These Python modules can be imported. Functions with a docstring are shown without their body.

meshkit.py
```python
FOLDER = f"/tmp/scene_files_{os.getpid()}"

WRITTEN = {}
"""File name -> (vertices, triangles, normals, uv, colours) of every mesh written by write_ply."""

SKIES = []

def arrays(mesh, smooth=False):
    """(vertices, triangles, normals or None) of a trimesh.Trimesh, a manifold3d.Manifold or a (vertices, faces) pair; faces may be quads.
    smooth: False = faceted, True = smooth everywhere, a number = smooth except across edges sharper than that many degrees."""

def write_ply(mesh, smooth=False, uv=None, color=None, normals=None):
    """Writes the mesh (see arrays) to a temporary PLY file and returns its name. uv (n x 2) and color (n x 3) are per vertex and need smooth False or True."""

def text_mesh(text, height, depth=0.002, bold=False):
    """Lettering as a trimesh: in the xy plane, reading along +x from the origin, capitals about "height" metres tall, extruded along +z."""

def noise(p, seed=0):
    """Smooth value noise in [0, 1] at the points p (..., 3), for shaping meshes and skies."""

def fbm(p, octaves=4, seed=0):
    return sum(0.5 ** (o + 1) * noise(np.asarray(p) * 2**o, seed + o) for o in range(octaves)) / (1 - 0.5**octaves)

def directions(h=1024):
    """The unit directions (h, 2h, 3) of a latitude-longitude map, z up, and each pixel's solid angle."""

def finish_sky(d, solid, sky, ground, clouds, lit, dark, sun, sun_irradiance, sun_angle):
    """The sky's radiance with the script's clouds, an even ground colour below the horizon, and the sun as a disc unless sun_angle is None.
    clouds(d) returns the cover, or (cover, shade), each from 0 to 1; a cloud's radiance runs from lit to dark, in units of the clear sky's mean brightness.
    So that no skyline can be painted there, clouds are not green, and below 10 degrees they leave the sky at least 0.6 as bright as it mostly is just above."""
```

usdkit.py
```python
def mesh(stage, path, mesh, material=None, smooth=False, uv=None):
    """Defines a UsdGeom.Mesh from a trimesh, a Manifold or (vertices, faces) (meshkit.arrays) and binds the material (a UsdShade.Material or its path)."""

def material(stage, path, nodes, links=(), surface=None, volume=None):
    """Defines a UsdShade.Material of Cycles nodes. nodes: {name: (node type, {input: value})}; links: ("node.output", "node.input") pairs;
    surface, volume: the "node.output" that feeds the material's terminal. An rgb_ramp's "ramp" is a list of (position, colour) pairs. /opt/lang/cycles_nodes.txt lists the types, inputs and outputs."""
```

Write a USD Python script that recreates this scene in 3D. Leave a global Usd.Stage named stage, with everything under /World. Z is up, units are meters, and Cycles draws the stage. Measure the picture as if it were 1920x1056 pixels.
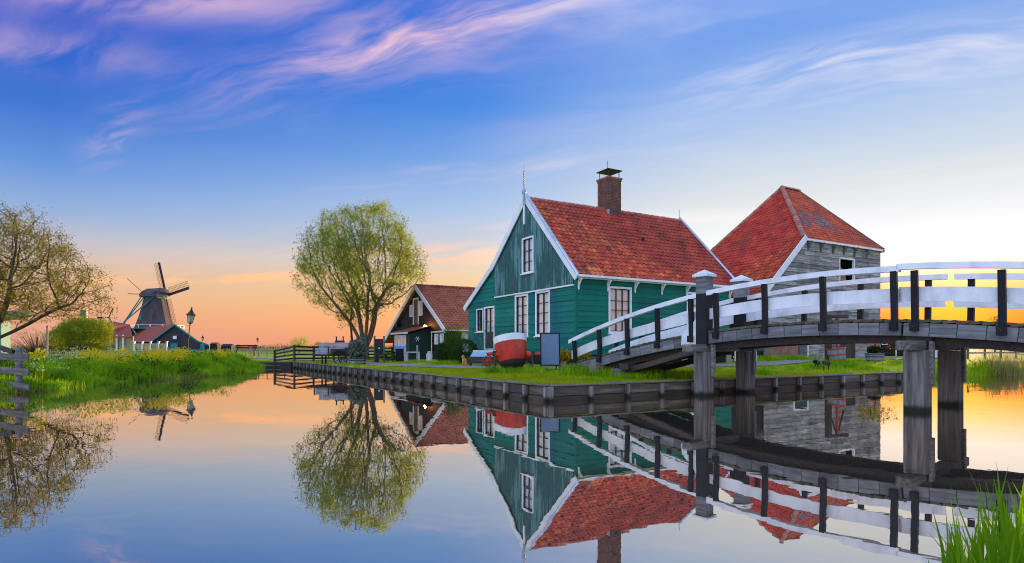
import math, random
import numpy as np, trimesh, shapely, usdkit
from shapely.geometry import Polygon, box as sbox, Point, LineString
from scipy.spatial import cKDTree, Delaunay
from pxr import Usd, UsdGeom, UsdLux, UsdShade, Gf, Sdf
import meshkit
stage = Usd.Stage.CreateInMemory()
UsdGeom.Xform.Define(stage, '/World')
random.seed(7); rng = np.random.default_rng(7)
# ---------------------------------------------------------------- camera, light, exposure
F, CX, HY, H = 1110.0, 960.0, 653.0, 1.1          # focal length, centre and horizon of the photograph in its pixels; eye height above the water
cam = UsdGeom.Camera.Define(stage, '/World/camera')
cam.CreateHorizontalApertureAttr(36.0); cam.CreateFocalLengthAttr(36.0 * F / 1920)
cam.CreateVerticalApertureOffsetAttr((HY - 528) / 1920 * 36)
cam.AddTranslateOp().Set((0, 0, H)); cam.AddRotateXOp().Set(90)
cam.CreateExposureAttr(1.0)
SUN_EL, SUN_AZ, SKY = math.radians(2.6), math.radians(36.5), 0.15
SX, SY = math.sin(SUN_AZ), math.cos(SUN_AZ)
sun = UsdLux.DistantLight.Define(stage, '/World/sun')
sun.CreateIntensityAttr(1.2); sun.CreateAngleAttr(0.53); sun.CreateNormalizeAttr(True); sun.CreateColorAttr((1.0, 0.62, 0.32))
sun.AddRotateZOp().Set(-math.degrees(SUN_AZ)); sun.AddRotateXOp().Set(90 + math.degrees(SUN_EL) - 180 + 0)

def lin(*c):
    return tuple((x / 255 / 12.92) if x / 255 <= 0.04045 else ((x / 255 + 0.055) / 1.055) ** 2.4 for x in c)

class Ref(str):
    pass
class Node:
    def __init__(s, n): s.n = n
    def __getattr__(s, k): return Ref(f'{s.n}.{k}')
class G:
    """collects the nodes and links of one material"""
    def __init__(s): s.nodes, s.links = {}, []
    def n(s, kind, **kw):
        name = f'n{len(s.nodes)}'; plain = {}
        for k, v in kw.items():
            if isinstance(v, Ref): s.links.append((str(v), f'{name}.{k}'))
            else: plain[k] = v
        s.nodes[name] = (kind, plain); return Node(name)
    def m(s, op, a, b=0.0, c=0.0): return s.n('math', math_type=op, value1=a, value2=b, value3=c).value
    def mul(s, a, b): return s.m('multiply', a, b)
    def add(s, a, b): return s.m('add', a, b)
    def mix(s, fac, a, b, kind='mix'): return s.n('mix', mix_type=kind, fac=fac, color1=a, color2=b).color
    def ramp(s, fac, stops): return s.n('rgb_ramp', fac=fac, ramp=stops).color
    def rng(s, v, a, b, lo=0.0, hi=1.0, t='smoothstep'): return s.n('map_range', range_type=t, value=v, from_min=a, from_max=b, to_min=lo, to_max=hi, clamp=True).result
    def noise(s, vec, scale, detail=3.0, rough=0.5, dist=0.0): return s.n('noise_texture', vector=vec, scale=scale, detail=detail, roughness=rough, distortion=dist)
    def map(s, vec, scale=(1, 1, 1), loc=(0, 0, 0), rot=(0, 0, 0)): return s.n('mapping', mapping_type='point', vector=vec, scale=scale, location=loc, rotation=rot).vector
    def make(s, name, surface=None, volume=None):
        return usdkit.material(stage, '/World/Looks/' + name, s.nodes, s.links, surface=surface, volume=volume)

def sky_material():
    g = G(); d = g.n('vector_math', math_type='normalize', vector1=g.n('geometry').position).vector
    q = g.n('separate_xyz', vector=d); x, y, z = q.x, q.y, q.z
    hor = g.m('sqrt', g.m('maximum', g.add(g.mul(x, x), g.mul(y, y)), 1e-6))
    a = g.m('divide', g.add(g.mul(x, SX), g.mul(y, SY)), hor)          # cosine of the bearing from the sun
    fac = g.m('divide', z, 0.6)
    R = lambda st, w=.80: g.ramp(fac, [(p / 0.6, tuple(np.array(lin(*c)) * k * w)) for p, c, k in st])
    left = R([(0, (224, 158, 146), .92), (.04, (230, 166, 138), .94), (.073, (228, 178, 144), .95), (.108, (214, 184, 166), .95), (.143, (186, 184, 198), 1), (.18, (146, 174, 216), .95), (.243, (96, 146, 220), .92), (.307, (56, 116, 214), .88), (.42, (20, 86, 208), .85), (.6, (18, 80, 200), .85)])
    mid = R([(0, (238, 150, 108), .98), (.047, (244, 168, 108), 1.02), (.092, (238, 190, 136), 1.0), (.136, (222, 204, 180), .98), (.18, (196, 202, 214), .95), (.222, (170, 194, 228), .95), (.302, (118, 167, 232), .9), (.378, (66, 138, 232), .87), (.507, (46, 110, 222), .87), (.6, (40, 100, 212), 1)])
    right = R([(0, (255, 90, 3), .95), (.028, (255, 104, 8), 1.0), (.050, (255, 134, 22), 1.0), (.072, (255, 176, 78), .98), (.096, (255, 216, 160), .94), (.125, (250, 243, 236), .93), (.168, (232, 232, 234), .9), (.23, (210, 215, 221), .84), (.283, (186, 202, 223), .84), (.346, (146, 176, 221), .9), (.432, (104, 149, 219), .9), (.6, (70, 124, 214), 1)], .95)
    rear = R([(0, (206, 196, 214), 1), (.08, (216, 208, 226), 1), (.2, (206, 210, 234), 1), (.42, (172, 196, 236), 1), (.6, (150, 184, 236), 1)], 1.12)  # unseen sky behind the camera, its gain raised to light the scene
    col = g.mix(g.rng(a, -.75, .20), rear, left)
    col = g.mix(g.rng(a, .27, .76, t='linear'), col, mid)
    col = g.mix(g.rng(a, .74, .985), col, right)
    col = g.mix(g.rng(z, .45, .9), col, lin(176, 202, 241))                # zenith, one colour whatever the bearing, made brighter to light lawn and roofs
    air = g.n('sky_texture', sky_type='single_scattering', sun_disc=False, sun_elevation=SUN_EL, sun_rotation=SUN_AZ).color
    # thin high cloud: a flat layer seen in perspective, in streaks that lean the same way everywhere
    h = g.add(z, 0.12); px, py = g.m('divide', x, h), g.m('divide', y, h)
    P = g.n('combine_xyz', x=px, y=py, z=0.0).vector
    S = g.map(P, rot=(0, 0, 0.36))
    warp = g.noise(S, 1.3, 4.0).color
    W = g.n('vector_math', math_type='add', vector1=S, vector2=g.n('vector_math', math_type='scale', vector1=warp, scale=0.42).vector).vector
    n1 = g.noise(g.map(W, (0.42, 1.5, 1), (3.1, 0.4, 0)), 1.15, 5.0, 0.52, 0.2).fac
    n2 = g.noise(g.map(W, (0.8, 3.2, 1), (1.0, 7.0, 0)), 2.2, 5.0, 0.56, 0.3).fac
    cover = g.add(g.mul(g.rng(n1, .48, .82), .17), g.mul(g.mul(g.rng(n2, .5, .80), g.rng(n1, .42, .64)), .15))
    def puff(bx, by, ang, la, lb, amount):                               # a longer streak of the same layer
        c = g.map(P, loc=(0, 0, 0)); v = g.n('vector_math', math_type='subtract', vector1=c, vector2=(bx, by, 0)).vector
        r = g.n('separate_xyz', vector=g.n('vector_rotate', rotate_type='z_axis', vector=v, angle=-ang).vector)
        e = g.add(g.m('power', g.m('divide', r.x, la), 2.0), g.m('power', g.m('divide', r.y, lb), 2.0))
        return g.mul(g.mul(g.m('exponent', g.mul(e, -1.0)), g.rng(n2, .36, .66)), amount)
    for b in PUFFS: cover = g.add(cover, puff(*b))
    low = g.rng(z, .05, .26)                                             # clouds glow orange low down, lilac-pink higher up, cream towards the sun
    tint = g.mix(low, lin(255, 176, 92), lin(228, 184, 188))
    tint = g.mix(g.rng(a, .70, .97), tint, lin(240, 226, 218))
    high = g.rng(z, .02, .12)
    cover = g.m('minimum', g.mul(cover, high), .85)
    col = g.mix(0.05, col, g.n('mix', mix_type='multiply', use_clamp=True, fac=1.0, color1=air, color2=(.30, .30, .30)).color)
    col = g.mix(cover, col, tint)
    gl = g.n('vector_math', math_type='dot_product', vector1=d, vector2=(SX * math.cos(SUN_EL), SY * math.cos(SUN_EL), math.sin(SUN_EL))).value
    glow = g.m('power', g.m('maximum', gl, 0.0), 420.0)
    col = g.mix(1.0, col, g.mix(glow, (0, 0, 0), (.8, .22, .0)), 'add')
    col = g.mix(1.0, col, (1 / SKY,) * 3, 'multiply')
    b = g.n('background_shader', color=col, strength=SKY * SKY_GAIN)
    return g.make('sky_air', b.background)
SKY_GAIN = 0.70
PUFFS = [(-.78, 1.33, .12, .34, .08, .60), (-1.18, 1.50, .3, .26, .10, .34), (-.24, 1.50, -.34, .46, .065, .48), (-.20, 1.52, -.34, .62, .15, .34), (.95, 1.52, -.38, .42, .07, .38), (1.0, 1.60, -.38, .6, .16, .25), (-1.3, 1.94, -.8, .26, .06, .36), (-.22, 3.6, .12, .8, .20, .95), (-2.0, 3.95, .08, 1.1, .15, .75), (-.08, 2.3, -.1, .34, .05, .32), (.6, 2.9, -.15, .9, .12, .3)]
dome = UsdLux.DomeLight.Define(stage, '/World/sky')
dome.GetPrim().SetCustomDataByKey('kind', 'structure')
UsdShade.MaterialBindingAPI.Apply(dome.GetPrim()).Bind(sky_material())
# ---------------------------------------------------------------- helpers: things, parts, shapes
used = {}
def numbered(base):
    k = used.get(base, 0); used[base] = k + 1
    return base if k == 0 else f'{base}_{k:03d}'
def custom(prim, **kw):
    for k, v in kw.items():
        if v is not None: prim.SetCustomDataByKey(k, v)
def mat4(p=(0, 0, 0), x=(1, 0, 0), y=(0, 1, 0), z=(0, 0, 1)):
    m = np.eye(4); m[:3, 0], m[:3, 1], m[:3, 2], m[:3, 3] = x, y, z, p; return m
def rotz(a, p=(0, 0, 0)):
    c, s = math.cos(a), math.sin(a); return mat4(p, (c, s, 0), (-s, c, 0))
class T:
    """one thing: an Xform under /World with its parts"""
    def __init__(s, name, label, cat, o=(0, 0, 0), rot=0.0, group=None, kind=None):
        s.path = '/World/' + numbered(name); s.o = np.array(o, float); s.rot = rot
        x = UsdGeom.Xform.Define(stage, s.path); x.AddTranslateOp().Set(tuple(map(float, o)))
        if rot: x.AddRotateZOp().Set(math.degrees(rot))
        s.M = {s.path: np.eye(4)}
        custom(x.GetPrim(), label=label, category=cat, group=group, kind=kind)
    def add(s, name, mesh, mat, M=None, parent=None, smooth=False, label=None, kind=None):
        up = parent or s.path; path = numbered(up + '/' + name)
        m = usdkit.mesh(stage, path, mesh, mat, smooth=smooth)
        s.M[path] = np.eye(4) if M is None else M
        rel = np.linalg.inv(s.M[up]) @ s.M[path]
        if not np.allclose(rel, np.eye(4)): m.AddTransformOp().Set(Gf.Matrix4d(*rel.T.ravel().tolist()))
        custom(m.GetPrim(), label=label, kind=kind)
        return path
    def local(s, p):
        c, n = math.cos(s.rot), math.sin(s.rot); d = np.asarray(p, float) - s.o
        return np.array([c * d[0] + n * d[1], -n * d[0] + c * d[1], d[2]])
    def beam(s, name, p, q, w, h, mat, up=(0, 0, 1), c=0.006, parent=None, label=None, kind=None):
        """a squared timber from p to q, its length along its own x axis"""
        L, M = along(p, q, up); return s.add(name, cbox(L, w, h, c), mat, M, parent, label=label, kind=kind)
    def rod(s, name, pts, rad, mat, parent=None, sides=8, label=None):
        return s.add(name, tube(pts, rad, sides), mat, None, parent, smooth=50, label=label)
def one(name, mesh, mat, label=None, cat=None, group=None, kind=None, smooth=False):
    """a thing, or a piece of the setting, that is one mesh"""
    m = usdkit.mesh(stage, '/World/' + numbered(name), mesh, mat, smooth=smooth)
    custom(m.GetPrim(), label=label, category=cat, group=group, kind=kind); return m
def copy_of(src, name, label, o, rot=0.0, group=None, scale=1.0):
    """another of the same kind: an Xform that refers to the first with its parts"""
    path = '/World/' + numbered(name); x = UsdGeom.Xform.Define(stage, path)
    p = x.GetPrim(); p.GetReferences().AddInternalReference(src.path)
    x.ClearXformOpOrder(); x.AddTranslateOp(opSuffix='at').Set(tuple(map(float, o)))
    if rot: x.AddRotateZOp(opSuffix='turn').Set(math.degrees(rot))
    if scale != 1: x.AddScaleOp(opSuffix='size').Set((scale,) * 3)
    p.SetInstanceable(True)
    custom(p, label=label, group=group, category=stage.GetPrimAtPath(src.path).GetCustomDataByKey('category')); return path
def unit(v): v = np.asarray(v, float); return v / np.linalg.norm(v)
def along(p, q, up=(0, 0, 1)):
    p, q = np.asarray(p, float), np.asarray(q, float); L = np.linalg.norm(q - p); x = (q - p) / L
    u = np.asarray(up, float)
    if abs(u @ x) > .99: u = np.array([0, 1.0, 0])
    y = unit(np.cross(u, x)); z = np.cross(x, y)
    return L, mat4((p + q) / 2, x, y, z)
boxes = {}
def cbox(L, w, h, c=0.006):
    """a box with its edges planed off"""
    k = tuple(round(v, 4) for v in (L, w, h, c))
    if k not in boxes:
        a, b, d = L / 2, w / 2, h / 2; c = min(c, a * .4, b * .4, d * .4)
        pts = [(sx * (a - i * c), sy * (b - j * c), sz * (d - l * c)) for sx in (-1, 1) for sy in (-1, 1) for sz in (-1, 1) for i, j, l in ((0, 1, 1), (1, 0, 1), (1, 1, 0))]
        m = trimesh.convex.convex_hull(np.array(pts)); boxes[k] = (np.array(m.vertices), np.array(m.faces))
    v, f = boxes[k]; return trimesh.Trimesh(v.copy(), f.copy(), process=False)
def bx(x0, x1, y0, y1, z0, z1, c=0.004):
    m = cbox(abs(x1 - x0), abs(y1 - y0), abs(z1 - z0), c); m.apply_translation(((x0 + x1) / 2, (y0 + y1) / 2, (z0 + z1) / 2)); return m
def bar(p, q, w, h, up=(0, 0, 1), c=0.004):
    L, M = along(p, q, up); m = cbox(L, w, h, c); m.apply_transform(M); return m
def cat(ms):
    ms = [m for m in ms if m is not None]; vs, fs, n = [], [], 0
    for m in ms:
        vs.append(np.asarray(m.vertices)); fs.append(np.asarray(m.faces) + n); n += len(vs[-1])
    return trimesh.Trimesh(np.vstack(vs), np.vstack(fs), process=False)
def tube(pts, rad, sides=8, cap=True):
    p = np.asarray(pts, float); r = np.broadcast_to(np.asarray(rad, float), (len(p),))
    t = np.gradient(p, axis=0); t /= np.linalg.norm(t, axis=1, keepdims=True) + 1e-12
    ref = np.array([0, 0, 1.0]) if abs(t[:, 2]).mean() < .8 else np.array([1.0, 0, 0])
    a = np.cross(t, ref); a /= np.linalg.norm(a, axis=1, keepdims=True) + 1e-12; b = np.cross(t, a)
    th = np.arange(sides) * 2 * np.pi / sides
    v = (p[:, None] + r[:, None, None] * (np.cos(th)[None, :, None] * a[:, None] + np.sin(th)[None, :, None] * b[:, None])).reshape(-1, 3)
    i, j = np.meshgrid(np.arange(len(p) - 1), np.arange(sides), indexing='ij'); k = (j + 1) % sides
    q = np.stack([i * sides + j, i * sides + k, (i + 1) * sides + k, (i + 1) * sides + j], -1).reshape(-1, 4)
    f = [q[:, [0, 2, 1]], q[:, [0, 3, 2]]]
    if cap:
        e = (len(p) - 1) * sides; n = np.arange(1, sides - 1)
        f += [np.stack([0 * n, n, n + 1], 1), np.stack([e + 0 * n, e + n + 1, e + n], 1)]
    return trimesh.Trimesh(v, np.vstack(f), process=False)
def lathe(prof, n=24, at=(0, 0, 0)):
    """prof: (radius, z) from the bottom up"""
    pr = np.asarray(prof, float); th = np.arange(n) * 2 * np.pi / n
    v = np.stack([pr[:, None, 0] * np.cos(th), pr[:, None, 0] * np.sin(th), np.repeat(pr[:, None, 1], n, 1)], -1).reshape(-1, 3) + np.array(at)
    i, j = np.meshgrid(np.arange(len(pr) - 1), np.arange(n), indexing='ij'); k = (j + 1) % n
    q = np.stack([i * n + j, i * n + k, (i + 1) * n + k, (i + 1) * n + j], -1).reshape(-1, 4)
    return trimesh.Trimesh(v, np.vstack([q[:, [0, 1, 2]], q[:, [0, 2, 3]]]), process=False)
def prism(poly, M, t):
    """a flat polygon (in the plane's own x, y) given a thickness t along the plane's z"""
    if isinstance(poly, (list, tuple)): poly = Polygon(poly)
    m = trimesh.creation.extrude_polygon(poly, t); m.apply_transform(M)
    if np.linalg.det(M[:3, :3]) < 0: m.invert()
    return m
def polys(g):
    return [p for p in (g.geoms if hasattr(g, 'geoms') else [g]) if isinstance(p, Polygon) and p.area > 1e-4]
def turned(m, a, axis, p=(0, 0, 0)):
    m = m.copy(); m.apply_transform(trimesh.transformations.rotation_matrix(a, axis, p)); return m
def moved(m, *d):
    m = m.copy(); m.apply_translation(d); return m
# a ray of the photograph, used once to find where a thing stands on the ground or on a wall
def ray(px, py): return np.array([(px - CX) / F, 1.0, (HY - py) / F])
def at(px, py, d): return np.array([0, 0, H]) + ray(px, py) * d
def spot(px, d, z=0.0): return np.array([(px - CX) / F * d, d, z])
class Frame:
    """a building's own axes: x along its long side, y along its gable"""
    def __init__(s, px, d, ang=30):
        a = math.radians(ang); s.a = a; s.o = np.array([(px - CX) / F * d, d, 0.0]); s.X = np.array([math.cos(a), math.sin(a), 0]); s.Y = np.array([-math.sin(a), math.cos(a), 0])
    def onX(s, px, py, x0=0.0):
        r = ray(px, py); c = np.array([0, 0, H]) - s.o; p = c + r * ((x0 - c @ s.X) / (r @ s.X)); return p @ s.Y, p[2]
    def onY(s, px, py, y0=0.0):
        r = ray(px, py); c = np.array([0, 0, H]) - s.o; p = c + r * ((y0 - c @ s.Y) / (r @ s.Y)); return p @ s.X, p[2]
    def w(s, x, y, z=0.0): return s.o + s.X * x + s.Y * y + np.array([0, 0, z])
# ---------------------------------------------------------------- materials
def surf(name, cols, scale=3.0, stretch=(1, 1, 1), rough=0.7, bump=0.25, bscale=None, vary=0.3, island=False, world=False, spec=0.35, dirt=None, dirt_scale=0.8, dirt_amt=.5, hue=0.0, coat=0.0, leaf=0.0, metal=0.0, bdist=0.01, wet=False):
    """cols: colours from the low to the high end of a noise; vary: brightness differs that much from piece to piece"""
    g = G(); tc = g.n('geometry').position if world else g.n('texture_coordinate').object
    v = g.map(tc, stretch); info = g.n('object_info')
    w = g.add(info.random, g.n('geometry').random_per_island) if island else info.random
    wn = g.n('white_noise_texture', dimensions='4D', vector=info.location, w=w)
    off = g.n('vector_math', math_type='scale', vector1=wn.color, scale=37.0).vector
    vv = g.n('vector_math', math_type='add', vector1=v, vector2=off).vector
    nz = g.noise(vv, scale, 5.0, .6).fac
    k = len(cols); col = g.ramp(nz, [(.28 + .44 * i / max(k - 1, 1), c) for i, c in enumerate(cols)])
    if dirt is not None:
        dn = g.noise(g.map(tc, (1, 1, .35)), dirt_scale, 5.0, .65).fac
        col = g.mix(g.mul(g.rng(dn, .45, .7), dirt_amt), col, dirt)
    val = g.rng(wn.value, 0, 1, 1 - vary, 1 + vary * .6, 'linear')
    if hue: col = g.n('hsv', hue=g.rng(g.n('separate_xyz', vector=wn.color).y, 0, 1, .5 - hue, .5 + hue, 'linear'), saturation=1.0, value=val, fac=1.0, color=col).color
    else: col = g.mix(1.0, col, g.n('combine_xyz', x=val, y=val, z=val).vector, 'multiply')
    if wet:                                                              # soaked and slimy just above the water
        zz_ = g.add(g.n('separate_xyz', vector=g.n('geometry').position).z, g.mul(g.noise(g.n('geometry').position, 7, 3).fac, .10))
        col = g.mix(g.rng(zz_, .09, .20, 1.0, 0.0), col, (.014, .015, .008))
    bn = g.noise(vv, bscale or scale * 5, 4.0, .6).fac
    nrm = g.n('bump', height=bn, strength=bump, distance=bdist).normal
    p = g.n('principled_bsdf', base_color=col, roughness=rough, specular_ior_level=spec, normal=nrm, coat_weight=coat, coat_roughness=.15, metallic=metal)
    out = p.BSDF
    if leaf:
        t = g.n('translucent_bsdf', color=g.mix(1.0, col, (1.25, 1.2, .7), 'multiply'))
        out = g.n('mix_closure', fac=leaf, closure1=p.BSDF, closure2=t.BSDF).closure
    return g.make(name, out)
m_teal_x = surf('teal_paint_x', [(.001, .125, .090), (.002, .16, .112), (.003, .20, .138)], 2.2, (.35, 2.5, 9), .5, .25, 6, .16, spec=.2, dirt=(.003, .085, .085), dirt_scale=.55, dirt_amt=.6)
m_teal_y = surf('teal_paint_y', [(.001, .12, .092), (.002, .155, .118), (.003, .195, .148)], 2.2, (2.5, .35, 9), .5, .25, 6, .20, spec=.2, dirt=(.003, .085, .14), dirt_scale=.6, dirt_amt=.75)
m_white = surf('white_paint', [(.66, .70, .76), (.80, .82, .86), (.86, .87, .88)], 3, (1, 1, 1), .45, .12, 30, .05, dirt=(.48, .50, .52), dirt_amt=.25)
m_sash = surf('dark_sash_paint', [(.012, .018, .018), (.02, .026, .026)], 6, rough=.4, vary=.2)
TILE = [(.19, .031, .016), (.43, .057, .021), (.57, .084, .028), (.67, .145, .042)]
m_tile = surf('clay_tile', TILE, 1.5, (1, 1, 1), .75, .5, 14, .34, hue=.010, world=True, dirt=(.07, .045, .03), dirt_scale=.5, dirt_amt=.40)
m_tiles = surf('clay_tile_field', TILE, 1.5, (1, 1, 1), .75, .5, 14, .34, island=True, hue=.010, world=True, dirt=(.07, .045, .03), dirt_scale=.5, dirt_amt=.40)
m_tile_b = surf('clay_tile_brown', [(.17, .05, .028), (.31, .085, .04), (.42, .125, .055)], 1.5, (1, 1, 1), .8, .5, 14, .28, island=True)
m_tile_new = surf('new_orange_tile', [(.62, .13, .04), (.68, .17, .05)], 2, rough=.7, vary=.1)
m_tile_blue = surf('blue_glazed_tile', [(.07, .065, .085), (.12, .11, .135)], 2, rough=.4, vary=.4)
m_ridge = surf('ridge_clay', [(.30, .09, .06), (.45, .17, .12), (.36, .22, .14)], 2, rough=.8, vary=.3)
m_brick = surf('brown_brick', [(.14, .07, .052), (.25, .125, .088), (.34, .18, .125)], 3, rough=.85, vary=.45, island=True)
m_mortar = surf('mortar', [(.22, .20, .17), (.30, .27, .23)], 5, rough=.9, vary=0)
GREY = [(.09, .088, .085), (.29, .28, .27), (.58, .57, .55)]
m_grey_x = surf('grey_board_x', GREY, 2.0, (.5, 4, 10), .85, .7, 5, .42, dirt=(.12, .115, .11), dirt_scale=.55, dirt_amt=.85, spec=.2)
m_grey = surf('weathered_timber', [(.075, .068, .06), (.17, .158, .145), (.30, .28, .26)], 2.2, (.6, 9, 9), .8, .8, 5, .28, dirt=(.075, .07, .06), dirt_amt=.45, spec=.25, wet=True)
m_pile = surf('pile_timber', [(.05, .046, .042), (.13, .12, .112), (.24, .225, .21)], 2.2, (.5, 8, 8), .8, .9, 5, .2, dirt=(.05, .05, .035), dirt_amt=.5, spec=.25, bdist=.02, wet=True)
m_darkwood = surf('dark_timber', [(.018, .014, .012), (.045, .035, .03), (.075, .06, .05)], 2.5, (.6, 8, 8), .75, .7, 5, .3, spec=.3)
m_tar_x = surf('tarred_board_x', [(.010, .009, .010), (.020, .017, .017), (.034, .029, .028)], 2, (.4, 4, 9), .7, .6, 5, .4, spec=.2)
m_tar_y = surf('tarred_board_y', [(.010, .009, .010), (.020, .017, .017), (.034, .029, .028)], 2, (4, .4, 9), .7, .6, 5, .4, spec=.2)
m_black = surf('black_paint', [(.006, .007, .010), (.014, .015, .019)], 4, rough=.5, vary=.3, bump=.15, spec=.2)
m_iron = surf('dark_iron', [(.012, .011, .011), (.035, .028, .024)], 8, rough=.5, vary=.2)
m_lead = surf('lead_sheet', [(.25, .32, .42), (.42, .50, .62)], 3, rough=.5, vary=.1)
m_red = surf('red_cauldron_paint', [(.10, .022, .014), (.50, .022, .010), (.70, .040, .014), (.74, .12, .05)], 2.2, (1, 1, .7), .5, .5, 9, .0, dirt=(.13, .045, .03), dirt_scale=2.2, dirt_amt=.75)
m_redtrim = surf('red_paint', [(.30, .025, .014), (.45, .05, .02)], 6, rough=.5, vary=.2)
m_soil = surf('bank_soil', [(.045, .035, .022), (.10, .075, .045)], 6, rough=.95, vary=0, world=True)
m_bark = surf('bark', [(.055, .045, .033), (.13, .105, .075), (.20, .165, .12)], 5, (3, 3, .7), .9, 1.0, 14, 0, bdist=.03)
m_bark2 = surf('dark_bark', [(.035, .027, .020), (.075, .058, .04)], 5, (3, 3, .7), .9, 1.0, 14, 0, bdist=.03)
def leafy(name, cols, leaf=.4, vary=.5): return surf(name, cols, 1.2, rough=.6, bump=0, vary=vary, island=True, world=True, leaf=leaf, hue=.02, spec=.25)
m_leaf = leafy('tree_leaf', [(.10, .155, .009), (.175, .25, .012), (.30, .36, .024)], .6)
m_leaf2 = leafy('left_tree_leaf', [(.11, .12, .014), (.18, .19, .020), (.27, .27, .032)], .6)
m_bush = leafy('bush_leaf', [(.15, .22, .010), (.28, .35, .014), (.40, .45, .02)])
m_hedge = leafy('hedge_leaf', [(.018, .045, .010), (.035, .085, .014), (.06, .13, .02)])
m_vine = leafy('bright_leaf', [(.12, .24, .012), (.22, .38, .02)])
m_silver = leafy('silver_leaf', [(.16, .22, .18), (.33, .40, .36)], .25)
m_yellowleaf = leafy('yellow_leaf', [(.30, .24, .01), (.55, .42, .015)])
m_blade = leafy('lawn_blade', [(.34, .43, .012), (.48, .56, .014), (.6, .66, .02)], .5)
m_bank = leafy('bank_blade', [(.10, .20, .008), (.24, .39, .010), (.44, .58, .018)], .55)
m_reed = leafy('reed_blade', [(.12, .36, .006), (.30, .60, .010), (.52, .76, .02)], .6)
m_dry = leafy('dry_reed', [(.20, .16, .06), (.36, .28, .12)], .3)
m_yellow = leafy('yellow_petal', [(.85, .66, .01), (.92, .78, .02)], .5, .15)
m_umbel = leafy('white_petal', [(.65, .68, .62), (.8, .8, .76)], .3, .15)
m_flower = leafy('red_petal', [(.6, .04, .02), (.7, .15, .03)], .3, .3)
def glass_mat():
    g = G(); f = g.add(.15, g.mul(g.m('power', g.n('layer_weight', blend=.5).facing, 4.0), .9))
    t = g.n('transparent_bsdf', color=(.93, .95, .95)); s = g.n('glossy_bsdf', color=(.95, .97, 1), roughness=.02)
    return g.make('window_glass', g.n('mix_closure', fac=f, closure1=t.BSDF, closure2=s.BSDF).closure)
m_glass = glass_mat()
m_curtain = surf('lace_curtain', [(.66, .68, .72), (.84, .85, .86)], 5, (3, 3, .6), .9, .3, 25, .1)
m_dark = surf('dark_room', [(.01, .01, .01), (.02, .02, .02)], 2, vary=0)
def flat(name, c, rough=.6, **k): return surf(name, [tuple(x * .82 for x in c), c], 6, rough=rough, vary=.08, bump=.1, **k)
def glow(name, c, s):
    g = G(); return g.make(name, g.n('emission', color=c, strength=s).emission)
# ---------------------------------------------------------------- the setting: water, land, quay, path
GH = Frame(1080, 22.0)                     # green house
QC = np.array([0.77, 12.15]); QL = np.array([-12.45, 33.6]); XD = np.array([math.cos(math.radians(30)), .5]); QR = QC + XD * 14.2
canal = Polygon([(-70, -40), (-70, 14.0), (-13.6, 14.3), (-12.25, 14.9), (-12.45, 17), (-12.75, 19.4), (-12.05, 21.2), (-12.1, 24.4), (-12.75, 29.6), (-14.3, 33.6), tuple(QL), tuple(QC), tuple(QR),
                 (14.4, 21.0), (16.5, 22.1), (19.3, 23.7), (30, 29.2), (80, 58), (80, 46), (2.2 + 30 * XD[0], 2.1 + 30 * XD[1]), (2.2, 2.1), (0.2, .55), (-3, -.6), (-6, -40)])
quay_line = LineString([tuple(QL), tuple(QC), tuple(QR)])
def sm(x): x = np.clip(x, 0, 1); return x * x * (3 - 2 * x)
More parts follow.
